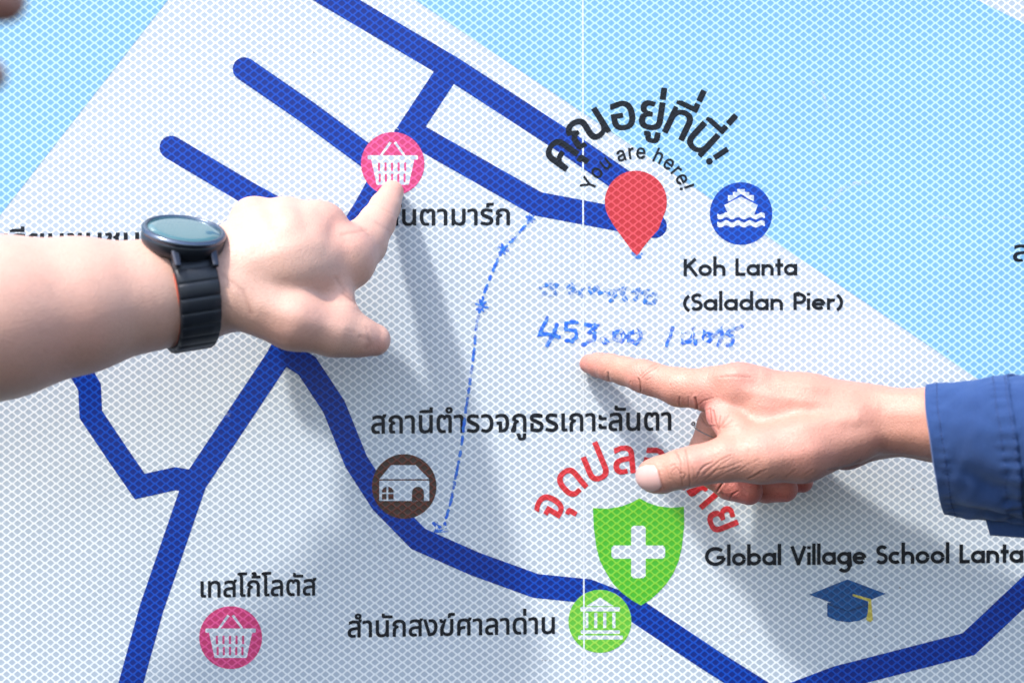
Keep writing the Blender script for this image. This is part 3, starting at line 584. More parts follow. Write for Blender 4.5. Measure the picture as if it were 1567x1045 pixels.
def surface_nets(F, org, vx):
    ins = F < 0
    nx, ny, nz = F.shape
    cnt = np.zeros((nx - 1, ny - 1, nz - 1), np.int8)
    for a in (0, 1):
        for b in (0, 1):
            for c in (0, 1):
                cnt += ins[a:nx - 1 + a, b:ny - 1 + b, c:nz - 1 + c]
    act = (cnt > 0) & (cnt < 8)
    idx = np.full(act.shape, -1, np.int32)
    cells = np.argwhere(act); idx[act] = np.arange(len(cells))
    acc = np.zeros((len(cells), 3)); num = np.zeros(len(cells))
    cor = [(a, b, c) for a in (0, 1) for b in (0, 1) for c in (0, 1)]
    val = {q: F[cells[:, 0] + q[0], cells[:, 1] + q[1], cells[:, 2] + q[2]] for q in cor}
    for p in cor:
        for ax in range(3):
            if p[ax] == 0:
                q = list(p); q[ax] = 1; q = tuple(q)
                v0, v1 = val[p], val[q]; m = (v0 < 0) != (v1 < 0)
                t = np.where(m, v0 / np.where(m, v0 - v1, 1), 0)
                pt = np.array(p, float)[None].repeat(len(cells), 0); pt[:, ax] = t
                acc[m] += pt[m]; num[m] += 1
    V = org + (cells + acc / num[:, None]) * vx
    quads = []
    for ax in range(3):
        sl0 = [slice(None)] * 3; sl1 = [slice(None)] * 3
        sl0[ax] = slice(0, -1); sl1[ax] = slice(1, None)
        i0 = ins[tuple(sl0)]; i1 = ins[tuple(sl1)]
        u, v = (ax + 1) % 3, (ax + 2) % 3
        for flip, m in ((False, i0 & ~i1), (True, ~i0 & i1)):
            e = np.argwhere(m)
            ok = (e[:, u] > 0) & (e[:, v] > 0) & (e[:, u] < F.shape[u] - 1) & (e[:, v] < F.shape[v] - 1)
            e = e[ok]
            def cell(du, dv):
                c = e.copy(); c[:, u] += du; c[:, v] += dv
                return idx[c[:, 0], c[:, 1], c[:, 2]]
            q = np.stack([cell(-1, -1), cell(0, -1), cell(0, 0), cell(-1, 0)], 1)
            quads.append(q[:, ::-1] if flip else q)
    return V, np.concatenate(quads)

class Body:
    def __init__(s): s.p = []
    def cone(s, a, b, k=14.0, flat=None):
        """a, b = (photo x, photo y, height, photo radius)"""
        ra = a[3] * (D - a[2]) / D; rb = b[3] * (D - b[2]) / D
        s.p.append((real(*a[:3]), real(*b[:3]), ra, rb, k)); return s
    def chain(s, pts, k=14.0, k0=None):
        for i in range(len(pts) - 1): s.cone(pts[i], pts[i + 1], k if (i or k0 is None) else k0)
        return s
    def ball(s, a, k=20.0): return s.cone(a, (a[0] + .01, a[1], a[2], a[3]), k)
    def mesh(s, vx):
        lo = np.min([np.minimum(a - ra, b - rb) for a, b, ra, rb, k in s.p], 0) - 8
        hi = np.max([np.maximum(a + ra, b + rb) for a, b, ra, rb, k in s.p], 0) + 8
        n = np.ceil((hi - lo) / vx).astype(int) + 1
        F = np.full(n, 60.0, np.float32)
        ax = [(lo[i] + np.arange(n[i]) * vx).astype(np.float32) for i in range(3)]
        for a, b, ra, rb, k in s.p:
            pad = k + 12
            l = np.minimum(a - ra, b - rb) - pad; h = np.maximum(a + ra, b + rb) + pad
            sl = tuple(slice(max(0, int((l[i] - lo[i]) / vx)), min(n[i], int((h[i] - lo[i]) / vx) + 2)) for i in range(3))
            X = ax[0][sl[0]][:, None, None]; Y = ax[1][sl[1]][None, :, None]; Z = ax[2][sl[2]][None, None, :]
            ab = b - a; L2 = float(ab @ ab) + 1e-9
            t = ((X - np.float32(a[0])) * np.float32(ab[0]) + (Y - np.float32(a[1])) * np.float32(ab[1]) + (Z - np.float32(a[2])) * np.float32(ab[2])) / np.float32(L2)
            t = np.clip(t, 0, 1)
            d = np.sqrt((X - a[0] - t * ab[0]) ** 2 + (Y - a[1] - t * ab[1]) ** 2 + (Z - a[2] - t * ab[2]) ** 2) - (ra + (rb - ra) * t)
            f = F[sl]; hh = np.maximum(k - np.abs(f - d), 0) / k
            F[sl] = np.minimum(f, d) - hh * hh * hh * (k / 6)
        return surface_nets(F, lo, vx)

def adjacency(V, Q):
    e = np.concatenate([Q[:, [0, 1]], Q[:, [1, 2]], Q[:, [2, 3]], Q[:, [3, 0]]])
    return np.concatenate([e, e[:, ::-1]])
def smooth(V, E, n=2, f=.5):
    deg = np.bincount(E[:, 0], minlength=len(V))[:, None]
    for i in range(n):
        for w in (f, -f * 1.03):
            acc = np.stack([np.bincount(E[:, 0], V[E[:, 1], c], len(V)) for c in range(3)], 1)
            V = V + w * (acc / deg - V)
    return V
def normals(V, Q):
    n = np.cross(V[Q[:, 2]] - V[Q[:, 0]], V[Q[:, 3]] - V[Q[:, 1]])
    N_ = np.zeros_like(V)
    for c in range(4):
        for d in range(3): N_[:, d] += np.bincount(Q[:, c], n[:, d], len(V))
    return N_ / (np.linalg.norm(N_, axis=1)[:, None] + 1e-9)
def seg_dist(P, pts):
    best = np.full(len(P), 1e9)
    for i in range(len(pts) - 1):
        a = np.array(pts[i], float); b = np.array(pts[i + 1], float); ab = b - a
        t = np.clip(((P - a) @ ab) / (ab @ ab + 1e-9), 0, 1)
        best = np.minimum(best, np.linalg.norm(P - a - t[:, None] * ab, axis=1))
    return best

def make_skin(name, body, vx, mat, creases=(), ridges=(), flush=(), nails=(), parent=None, sm=3, cs=.72, rs=1.0):
    V, Q = body.mesh(vx)
    E = adjacency(V, Q); V = smooth(V, E, sm)
    Nn = normals(V, Q)
    I = seen(V); face = np.clip((Nn[:, 2] + 0.12) / 0.3, 0, 1)
    cr = np.zeros(len(V)); dis = np.zeros(len(V))
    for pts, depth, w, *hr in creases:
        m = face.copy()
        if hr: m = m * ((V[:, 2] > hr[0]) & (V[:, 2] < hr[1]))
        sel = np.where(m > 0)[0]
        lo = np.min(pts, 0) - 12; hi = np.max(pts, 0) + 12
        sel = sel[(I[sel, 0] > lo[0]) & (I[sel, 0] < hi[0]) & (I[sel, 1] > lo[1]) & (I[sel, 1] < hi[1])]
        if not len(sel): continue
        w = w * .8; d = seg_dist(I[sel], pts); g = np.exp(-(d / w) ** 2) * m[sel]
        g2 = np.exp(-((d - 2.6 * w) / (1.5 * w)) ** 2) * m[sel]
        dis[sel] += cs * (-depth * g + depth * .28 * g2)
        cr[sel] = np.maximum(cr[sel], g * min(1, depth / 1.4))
    for pts, hgt, w, *hr in ridges:                 # tendons, veins, knuckle pads (hgt < 0: hollows)
        m = np.clip((Nn[:, 2] + 0.5) / 0.6, 0, 1)
        if hr: m = m * ((V[:, 2] > hr[0]) & (V[:, 2] < hr[1]))
        d = seg_dist(I, pts); dis += rs * hgt * np.exp(-(d / w) ** 2) * m
    nl = np.zeros(len(V))
    for poly, lift, hr in nails:
        sel = np.where((Nn[:, 2] > -0.2) & (V[:, 2] > hr[0]) & (V[:, 2] < hr[1]))[0]
        ins = np.array([inside(tuple(p), poly) for p in I[sel]])
        d = seg_dist(I[sel], list(poly) + [poly[0]]) * np.where(ins, 1, -1)
        t = np.clip((d + .3) / 1.3, 0, 1); nl[sel] = np.maximum(nl[sel], t)
        dis[sel] += lift * np.clip((d + .2) / 1.6, 0, 1) - .9 * np.exp(-((d + .6) / 1.2) ** 2)
    fl = np.zeros(len(V))
    for x, y, h, r, s_ in flush:
        d = np.linalg.norm(V - real(x, y, h), axis=1); fl += s_ * np.exp(-(d / r) ** 2)
    V = V + Nn * dis[:, None]
    me = bpy.data.meshes.new(name)
    me.vertices.add(len(V)); 
    Wv = np.stack([(V[:, 0] - CX) * S, -V[:, 2] * S, (CY - V[:, 1]) * S], 1).astype(np.float32)
    me.vertices.foreach_set('co', Wv.ravel())
    QQ = Q
    # keep faces outward in world space
    n = np.cross(Wv[QQ[:, 2]] - Wv[QQ[:, 0]], Wv[QQ[:, 3]] - Wv[QQ[:, 1]])
    if float(np.sum(n * (Wv[QQ].mean(1) - Wv.mean(0)))) < 0: QQ = QQ[:, ::-1]
    me.loops.add(len(QQ) * 4); me.polygons.add(len(QQ))
    me.loops.foreach_set('vertex_index', np.ascontiguousarray(QQ, np.int32).ravel())
    me.polygons.foreach_set('loop_start', np.arange(len(QQ), dtype=np.int32) * 4)
    me.polygons.foreach_set('use_smooth', np.ones(len(QQ), bool))
    me.update(calc_edges=True); me.validate()
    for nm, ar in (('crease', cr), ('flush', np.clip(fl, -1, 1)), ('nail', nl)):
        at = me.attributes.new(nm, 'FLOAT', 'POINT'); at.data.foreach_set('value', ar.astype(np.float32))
    me.materials.append(mat)
    return link(name, me, parent)

def skin_mat(name, base, red, dark, sss=0.07, bump=0.40, rough=0.42, nailc=(.52, .32, .29), detail=1.0):
    g = N(name); p = g.pos()
    def att(nm): k = g.n('ShaderNodeAttribute', attribute_name=nm); return k.outputs['Fac']
    mott = g.noise(120.0, 4.0, 0.6, vec=p); big = g.noise(26.0, 2.0, vec=p); fine = g.noise(900.0, 3.0, 0.6, vec=p)
    fl = g.math('ADD', att('flush'), g.math('MULTIPLY', g.math('SUBTRACT', big, 0.48), 0.8))
    c = g.mix(g.math('MULTIPLY', fl, 1.0, True), base, red)
    c = g.mix(g.ramp(mott, .35, .75, 0.0, 0.30), c, tuple(v * .80 for v in base))
    c = g.mix(g.ramp(fine, .45, .8, 0.0, 0.22 * detail), c, dark)
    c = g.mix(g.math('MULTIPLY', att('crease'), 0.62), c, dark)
    nail = att('nail')
    c = g.mix(nail, c, nailc)
    # fine lines of the skin: stretched cells across the limb, pores, broad unevenness
    mp = g.n('ShaderNodeMapping'); g.put(mp.inputs[0], p); mp.inputs['Scale'].default_value = (900, 900, 520)
    mp.inputs['Rotation'].default_value = (0, math.radians(28), 0)
    vo = g.n('ShaderNodeTexVoronoi', feature='DISTANCE_TO_EDGE'); vo.inputs['Scale'].default_value = 1.0
    warp = g.n('ShaderNodeVectorMath', operation='ADD'); g.put(warp.inputs[0], mp.outputs[0]); 
    nz = g.n('ShaderNodeTexNoise'); nz.inputs['Scale'].default_value = 400.0; g.put(nz.inputs['Vector'], p); g.put(warp.inputs[1], nz.outputs['Color'])
    g.put(vo.inputs['Vector'], warp.outputs[0])
    lines = g.ramp(vo.outputs['Distance'], 0.0, 0.16)
    h = g.math('ADD', g.math('MULTIPLY', lines, 0.35), g.math('ADD', g.math('MULTIPLY', fine, 0.8), g.math('MULTIPLY', mott, 1.3)))
    h = g.math('MULTIPLY', h, g.math('SUBTRACT', 1.0, nail))
    nr = g.bump(h, bump, 0.0006)
    r = g.math('ADD', rough - .06, g.math('MULTIPLY', fine, 0.14))
    r = g.math('SUBTRACT', r, g.math('MULTIPLY', nail, 0.10))
    return g.done(g.bsdf(c, r, nr, 0.42, Subsurface_Weight=sss, Subsurface_Radius=(1.0, .38, .22), Subsurface_Scale=0.0035))

tan = skin_mat('tanned_skin', (.465, .226, .166), (.55, .165, .15), (.14, .05, .03))
pale = skin_mat('pale_skin', (.53, .318, .245), (.54, .24, .19), (.27, .125, .095), bump=.34)
brown = skin_mat('brown_skin', (.30, .155, .115), (.34, .15, .12), (.10, .045, .03), bump=.25)

# ---------------- right-hand pointing hand (tanned), index out, thumb down towards the viewer
B = Body()
B.chain([(1330, 642, 205, 49), (1440, 648, 240, 54), (1640, 655, 440, 66), (1900, 668, 690, 84)], 20)          # radial side of the forearm
B.chain([(1330, 650, 135, 46), (1440, 652, 170, 50), (1640, 662, 360, 60), (1900, 680, 600, 76)], 40)          # ulnar side
B.chain([(1128, 595, 198, 37), (1230, 617, 205, 44), (1335, 640, 202, 49)], 22)       # index metacarpal
B.chain([(1142, 598, 140, 37), (1240, 618, 160, 42), (1335, 644, 170, 47)], 30)       # middle metacarpal
B.chain([(1164, 612, 92, 32), (1250, 632, 125, 40), (1335, 648, 150, 45)], 30)
B.chain([(1190, 632, 56, 28), (1270, 652, 105, 38), (1335, 650, 135, 45)], 30)
B.cone((1175, 640, 205, 50), (1290, 650, 205, 54), 30)                               # back of the hand between the index and thumb bones
B.cone((1200, 672, 85, 36), (1292, 672, 128, 47), 26)                                # heel of the hand
# thumb
B.chain([(1300, 662, 228, 48), (1225, 688, 250, 47), (1168, 698, 258, 38), (1110, 703, 258, 34)], 28)
B.chain([(1110, 703, 258, 34), (1062, 713, 256, 30.5), (1040, 718, 250, 29.5), (1012, 726, 238, 28), (1000, 728, 233, 26.5)], 9)
B.cone((1104, 634, 208, 24), (1128, 664, 238, 27), 22)                               # web
# index finger
B.chain([(1128, 595, 198, 37), (1085, 596, 180, 32), (1040, 592.5, 158, 28), (998, 580, 132, 25)], 16)
B.chain([(998, 580, 132, 25), (983, 575.5, 122, 24.5), (955, 567.5, 90, 21.5), (933, 562, 62, 20.5), (916, 558.5, 38, 18.5), (902, 556.5, 18, 15)], 8)
# curled fingers
B.chain([(1142, 602, 138, 35), (1100, 650, 128, 31), (1084, 690, 122, 30)], 14)
B.chain([(1084, 690, 122, 30), (1094, 722, 122, 26), (1116, 741, 126, 23.5), (1146, 751, 134, 21.5)], 6)
B.chain([(1164, 612, 90, 32), (1128, 665, 80, 29), (1122, 705, 78, 27)], 9)
B.chain([(1122, 705, 78, 27), (1140, 737, 82, 23), (1172, 748, 92, 21), (1201, 748, 100, 20)], 6)
B.chain([(1190, 632, 54, 28), (1165, 680, 45, 24), (1168, 712, 44, 22)], 9)
B.chain([(1168, 712, 44, 22), (1190, 734, 52, 19), (1228, 737, 64, 16.5)], 6)
def Z(ox, oy, sc, l): return [(ox + x / sc, oy + y / sc) for x, y in l]
z1 = lambda *l: Z(870, 520, 7.462, l); z2 = lambda *l: Z(960, 640, 7.462, l); z3 = lambda *l: Z(1050, 540, 7.462, l); z4 = lambda *l: Z(1040, 680, 5.223, l)
cre = [
    # index: joint creases on the underside, wrinkles over the middle joint
    (z1((452, 380), (456, 420), (462, 455)), 1.5, 1.5), (z1((712, 470), (708, 492)), .7, 1.0), (z1((800, 445), (815, 500), (826, 560), (822, 590)), 1.8, 1.6),
    (z1((815, 315), (835, 380)), .5, 1.0), (z1((815, 420), (880, 360), (960, 300), (1010, 275)), .75, 1.1), (z1((835, 440), (930, 370), (1030, 300)), .75, 1.1), (z1((880, 475), (960, 420), (1040, 330)), .55, 1.0),
    (z1((900, 330), (1000, 262)), .5, 1.0), (z1((790, 240), (770, 330)), .4, 1.0),
    (z1((1268, 655), (1262, 720), (1270, 745)), 1.2, 1.3), (z1((1372, 655), (1368, 760)), .7, 1.2), (z1((1450, 660), (1462, 740), (1470, 830)), 1.8, 1.6),
    (z1((1165, 505), (1167, 525)), 1.2, 1.0),
    # web between index and thumb
    (z3((100, 520), (130, 600), (128, 680)), 1.4, 1.5), (z3((130, 600), (200, 545), (310, 512)), .8, 1.2), (z3((150, 690), (200, 790), (240, 830)), 1.2, 1.5),
    (z3((270, 640), (282, 720), (292, 800)), 1.5, 1.5), (z3((310, 660), (330, 770), (372, 870)), 1.5, 1.5), (z3((385, 730), (375, 800), (380, 860)), 1.3, 1.3),
    (z3((445, 730), (410, 800), (385, 850)), 1.2, 1.3), (z3((490, 700), (430, 790), (400, 850)), 1.1, 1.2), (z3((530, 760), (460, 820), (410, 860)), 1.1, 1.2), (z3((230, 650), (290, 640)), .8, 1.1),
    (z3((400, 860), (480, 845), (600, 820)), .5, 1.4), (z3((250, 835), (330, 830), (372, 880)), 1.0, 1.4),
    # thumb joint
    (z2((545, 375), (585, 440), (605, 510), (612, 600), (620, 680), (632, 760)), 1.0, 1.2), (z2((560, 370), (600, 480)), .8, 1.1), (z2((660, 355), (685, 490), (705, 600), (715, 690), (715, 780)), 1.3, 1.2),
    (z2((500, 545), (540, 525), (545, 575), (510, 605)), .9, 1.2), (z2((560, 560), (590, 600), (612, 640)), .9, 1.2), (z2((600, 630), (640, 620), (665, 650), (640, 690)), .9, 1.3),
    (z2((440, 560), (470, 640), (480, 700)), .5, 1.1), (z2((500, 620), (520, 700), (560, 740)), .6, 1.1), (z2((740, 560), (770, 620), (760, 700)), .6, 1.2), (z2((690, 420), (720, 520)), .4, 1.1),
    (z2((800, 640), (860, 560), (930, 520)), .8, 1.5), (z2((830, 590), (900, 530), (980, 500)), .7, 1.4), (z2((780, 680), (830, 620)), .6, 1.2), (z2((870, 640), (960, 560), (1060, 480), (1180, 420)), .7, 1.6),
    (z2((900, 690), (1010, 600), (1120, 560)), .7, 1.6), (z2((960, 640), (1060, 540), (1200, 440)), .5, 1.5), (z2((1060, 620), (1180, 540), (1300, 500)), .6, 1.5), (z2((1000, 690), (1140, 610), (1280, 560)), .6, 1.5),
    (z2((1380, 690), (1450, 655), (1530, 600)), 1.2, 1.4), (z2((1250, 610), (1400, 520), (1500, 470)), .5, 1.5),
    (z2((360, 610), (372, 690), (410, 770), (420, 800)), .9, 1.3),
    # curled middle finger, heel of the hand
    (z4((362, 290), (330, 330), (300, 372)), 2.0, 1.6, 60, 190), (z4((470, 370), (420, 400), (400, 440)), 1.1, 1.3, 60, 190), (z4((335, 385), (350, 400)), .9, 1.6, 60, 190),
    (z4((1440, 125), (1370, 165), (1290, 190), (1190, 205)), 1.2, 1.8), (z4((1430, 150), (1350, 190)), .8, 1.5),
    (z4((560, 270), (640, 235), (690, 200)), .8, 1.6), (z4((700, 280), (760, 240)), .6, 1.4), (z4((850, 260), (930, 200)), .5, 1.5), (z4((990, 250), (1060, 200)), .5, 1.5),
    # knuckle lines on the top
    (z3((400, 285), (520, 275), (740, 285)), .7, 1.8), (z3((270, 215), (240, 290)), .4, 1.1), (z3((330, 200), (300, 280)), .4, 1.1), (z3((380, 190), (360, 260)), .4, 1.1),
]
rdg = [
    ([(1100, 572), (1140, 566), (1165, 570)], 4.0, 13.0), ([(1148, 600), (1240, 615), (1340, 622)], 1.6, 9.0),
    ([(1135, 660), (1215, 650), (1310, 640)], 2.2, 11.0), ([(1150, 632), (1240, 634)], -2.2, 12.0),
    ([(1300, 655), (1370, 648), (1420, 650)], -1.6, 14.0), ([(1062, 707), (1062, 722)], 1.4, 13.0), ([(986, 556), (992, 570)], 1.0, 10.0),
    ([(1250, 690), (1180, 705)], 1.2, 12.0), ([(1195, 585), (1290, 598), (1400, 606)], 1.2, 6.0),
]
fls = [(900, 560, 20, 22, .7), (925, 572, 55, 30, .35), (983, 588, 130, 26, .3), (1140, 565, 215, 40, .35), (1085, 640, 215, 34, .7), (1062, 700, 275, 30, .25),
       (1110, 750, 130, 38, .8), (1150, 758, 130, 34, 1.0), (1205, 755, 100, 38, 1.0), (1235, 745, 62, 30, 1.0), (1000, 745, 245, 22, .4), (1280, 700, 160, 50, .3)]
nail = [(970, 724), (977, 715), (988, 711), (1001, 711.5), (1006, 721), (1010, 733), (1013, 744), (1008, 750), (996, 753), (982, 748), (973, 738)]
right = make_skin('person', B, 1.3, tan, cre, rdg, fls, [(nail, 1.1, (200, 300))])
tag(right, 'person with a tanned hand and navy blue cuff pointing at the handwritten number', 'person')

# ---------------- left person's pale hand, index finger on the upper pink basket
B = Body()
B.chain([(-430, 560, 480, 165), (-150, 506, 400, 142), (0, 485, 355, 124), (120, 467, 318, 103), (220, 453, 285, 83), (292, 450, 262, 73), (352, 432, 240, 72)], 20)
B.chain([(372, 432, 245, 66), (430, 408, 235, 76)], 30)
B.chain([(384, 402, 208, 64), (392, 344, 165, 43)], 30)
B.chain([(384, 404, 214, 68), (440, 346, 175, 44)], 30)
B.chain([(386, 412, 222, 74), (490, 352, 186, 44)], 30)
B.chain([(388, 420, 228, 76), (528, 396, 196, 46)], 30)
B.ball((440, 412, 205, 96), 30)
B.chain([(528, 396, 196, 46), (555, 373, 152, 35), (577, 340, 98, 28)], 18)
B.chain([(577, 340, 98, 28), (589, 317, 58, 23.5), (600, 294, 19, 18)], 8)
B.chain([(370, 452, 268, 52), (450, 488, 268, 47), (512, 507, 248, 38), (545, 514, 235, 31), (573, 520, 222, 25)], 16)
B.cone((505, 445, 222, 36), (520, 478, 238, 28), 24)
B.chain([(490, 352, 180, 42), (505, 385, 110, 34), (470, 420, 70, 28), (425, 440, 100, 24)], 8)
B.chain([(440, 346, 170, 42), (460, 390, 95, 32), (430, 425, 60, 27), (395, 440, 95, 23)], 8)
B.chain([(392, 344, 160, 40), (415, 385, 90, 29), (392, 420, 62, 24), (365, 430, 95, 20)], 8)
zl = lambda *l: Z(300, 180, 2.613, l)
cre = [
    (zl((655, 875), (690, 885), (700, 905), (680, 920)), .9, 3.4), (zl((580, 470), (640, 460), (680, 450)), .9, 3.0), (zl((590, 700), (640, 740), (660, 745)), 1.4, 3.0),
    (zl((560, 640), (600, 690), (650, 740)), .8, 3.0), (zl((660, 440), (690, 470)), .7, 2.5), (zl((600, 850), (640, 860)), .6, 2.5), ([(585, 318), (605, 330)], .5, 2.0), ([(575, 340), (600, 355)], .5, 2.0),
    ([(340, 420), (372, 445), (385, 480)], .8, 4.0), ([(560, 500), (566, 522)], .6, 2.0),
]
rdg = [([(376, 318), (394, 328)], 5, 16), ([(430, 318), (446, 326)], 4, 16), ([(482, 322), (500, 336)], 4, 17), ([(528, 358), (545, 372)], 3.5, 17), ([(408, 312), (420, 345)], -3, 11), ([(458, 315), (470, 345)], -3, 11),
       ([(512, 340), (505, 375)], -3, 11), ([(380, 400), (470, 372), (530, 380)], 2.0, 12), ([(380, 378), (440, 345)], 1.8, 11), ([(440, 440), (520, 445)], -3.5, 22), ([(400, 470), (520, 505)], 2.0, 14)]
fls = [(600, 292, 19, 26, .4), (577, 345, 110, 34, .3), (528, 360, 220, 44, .35), (480, 320, 215, 40, .3), (568, 530, 235, 26, .8), (500, 470, 250, 50, .3), (430, 540, 260, 60, .3), (100, 520, 420, 160, .25), (390, 312, 190, 34, .3)]
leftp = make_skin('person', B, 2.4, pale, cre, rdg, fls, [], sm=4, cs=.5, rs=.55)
tag(leftp, 'person with a pale bare forearm and a watch touching the upper pink basket disc', 'person')

# ---------------- third person's hand, only fingertips reach the upper left corner
B = Body()
H = 1200
B.chain([(-620, 120, H + 380, 150), (-330, 60, H + 160, 92), (-250, 50, H + 90, 88)], 30)
for dy, hh in ((-30, 40), (15, 55), (55, 55), (95, 40)):
    B.cone((-260, 45 + dy * .5, H + 80, 60), (-130, 35 + dy, H + hh, 38), 26)
B.chain([(-130, 5, H + 40, 38), (-60, -10, H + 10, 36), (-10, -2, H - 10, 35), (6, 2, H - 16, 34)], 10)
B.chain([(-130, 50, H + 55, 37), (-70, 70, H + 30, 33), (-60, 85, H - 30, 29), (-85, 92, H - 50, 26)], 8)
B.chain([(-130, 90, H + 55, 36), (-80, 105, H + 50, 30), (-25, 114, H + 30, 26), (-14, 116, H + 26, 24)], 8)
B.chain([(-130, 130, H + 40, 32), (-85, 150, H + 25, 26), (-75, 165, H - 20, 22), (-95, 170, H - 40, 19)], 8)
B.chain([(-240, 60, H + 130, 44), (-170, 110, H + 150, 34), (-120, 130, H + 140, 27)], 14)
third = make_skin('person', B, 3.2, brown, (), (), [(6, 2, H, 40, .5)], [], sm=3)
tag(third, 'person whose blurred brown fingertips reach into the upper left corner', 'person')
# ------------------------------------------------------------------ generic mesh collectors in sign units
def RW(p): return Vector(((p[0] - CX) * S, -p[2] * S, (CY - p[1]) * S))
def link_mesh(name, verts, faces, mat, parent=None, smooth_=True, recalc=True):
    bm = bmesh.new(); vv = [bm.verts.new(RW(v)) for v in verts]
    for f in faces:
        try: bm.faces.new([vv[i] for i in f])
        except ValueError: pass
    if recalc: bmesh.ops.recalc_face_normals(bm, faces=bm.faces)
    me = bpy.data.meshes.new(name); bm.to_mesh(me); bm.free(); me.materials.append(mat)
    if smooth_: me.polygons.foreach_set('use_smooth', [True] * len(me.polygons))
    return link(name, me, parent)
def sharp(o, ang=35):
    me = o.data; bm = bmesh.new(); bm.from_mesh(me)
    for e in bm.edges:
        if len(e.link_faces) == 2 and e.calc_face_angle(0) > math.radians(ang): e.smooth = False
    bm.to_mesh(me); bm.free()

# ------------------------------------------------------------------ wrist watch on the pale wrist
def unit(v): return v / np.linalg.norm(v)
ax_ = unit(real(345, 434, 245) - real(120, 467, 335))
wc = real(281, 450, 265)
nn = np.array([0.06, -0.93, 0.36]); nn = unit(nn - ax_ * (nn @ ax_)); mm = np.cross(ax_, nn)
if mm[2] < 0: mm = -mm                      # towards the viewer
nc = unit(np.array([0.17, -0.92, 0.36])); axc = unit(ax_ - nc * (ax_ @ nc)); mmc = np.cross(axc, nc)
if mmc[2] < 0: mmc = -mmc
RWR = 67.5                                   # wrist radius under the strap
watch = bpy.data.objects.new('wrist_watch', None); COL.objects.link(watch)
tag(watch, 'round dark smart watch with a black ribbed strap on the pale wrist', 'watch')
cc = wc + nn * (RWR - 3)                     # under side of the case
black_metal = plain('dark_steel', (.035, .042, .055), .28, .75, bump=.03)
grey_metal = plain('grey_steel', (.055, .06, .075), .38, .85)
rubber = plain('black_rubber', (.010, .013, .019), .48, 0, .4, bump=.12, bscale=1500)
lining = plain('orange_red_lining', (.50, .075, .035), .6)
def glass():
    g = N('watch_glass')
    return g.done(g.bsdf((.035, .105, .115), .12, None, .6, Coat_Weight=.7, Coat_Roughness=.04))
def lathe(prof, n=72):
    V = []; F = []
    for r, z in prof:
        r *= .955
        for i in range(n):
            a = 2 * math.pi * i / n; V.append(cc + nc * z + axc * math.cos(a) * r + mmc * math.sin(a) * r)
    for j in range(len(prof) - 1):
        for i in range(n): F.append((j * n + i, j * n + (i + 1) % n, (j + 1) * n + (i + 1) % n, (j + 1) * n + i))
    return V, F, n, len(prof)
V, F, n, k = lathe([(40, 1), (52, 3), (58, 8), (60.5, 14), (60.5, 22), (59.5, 24)]); F += [tuple(range(n))]
case = link_mesh('case', V, F, black_metal, watch)
V, F, n, k = lathe([(59.6, 24.2), (61, 25), (61, 29.5), (59, 32), (55.5, 33), (53.2, 32.2), (53.0, 29)])
link_mesh('bezel', V, F, plain('blue_grey_bezel', (.10, .125, .17), .22, .85), watch)
V, F, n, k = lathe([(53.1, 29.8), (52.5, 31.2), (40, 32.3), (20, 32.8), (.5, 32.9)]); F += [tuple((k - 1) * n + i for i in range(n))]
link_mesh('screen', V, F, glass(), watch)
def obox(c, u, v, w, hu, hv, hw, taper=.75):
    P = []
    for a in (-1, 1):
        for b in (-1, 1):
            for d in (-1, 1):
                t = taper if b > 0 else 1.0
                P.append(c + u * a * hu * t + v * b * hv + w * d * hw * t)
    return P, [(0, 1, 3, 2), (4, 6, 7, 5), (0, 4, 5, 1), (2, 3, 7, 6), (0, 2, 6, 4), (1, 5, 7, 3)]
for sm_ in (1, -1):
    for sa in (1, -1):
        dirn = unit(mmc * sm_ * .80 - nc * .60)
        V, F = obox(cc + nc * 9 + mmc * sm_ * 55 + axc * sa * 27, axc, dirn, np.cross(dirn, axc), 6, 13, 5)
        o = link_mesh('lug', V, F, grey_metal, watch, False)
        b = o.modifiers.new('bevel', 'BEVEL'); b.width = 3 * S; b.segments = 3
def strap_pt(th, w, r):
    # slightly squarer than a circle where it meets the lugs
    rr = r + 4.0 * math.exp(-((abs(th) - .95) / .35) ** 2)
    c = wc + ax_ * w + (nn * math.cos(th) + mm * math.sin(th)) * rr
    return c
def band(name, r_in, r_out, hw, mat, rib, parent):
    V = []; F = []; NT = 420; prof = [(-1, 0), (-1, .75), (-.93, 1), (-.4, 1), (.4, 1), (.93, 1), (1, .75), (1, 0)]
    for i in range(NT):
        th = 2 * math.pi * i / NT; arc_ = (th * r_out) % 20.5
        g = 0.0
        if rib:
            e = min(arc_, 20.5 - arc_); g = 1.0 * math.exp(-(e / 1.8) ** 2)
            g -= .7 * math.sin(math.pi * arc_ / 20.5)
        w = hw * (1 - .06 * (1 - math.cos(th)) / 2)
        for x, y in prof: V.append(strap_pt(th, x * w, r_in + (r_out - r_in) * y - (g if y > .7 else 0)))
    m = len(prof)
    for i in range(NT):
        for j in range(m):
            F.append((i * m + j, i * m + (j + 1) % m, ((i + 1) % NT) * m + (j + 1) % m, ((i + 1) % NT) * m + j))
    return link_mesh(name, V, F, mat, parent)
st = band('strap', RWR + 3.2, RWR + 12.0, 29.5, rubber, True, watch)
band('strap_lining', RWR - 1.0, RWR + 3.0, 30.3, lining, False, st)

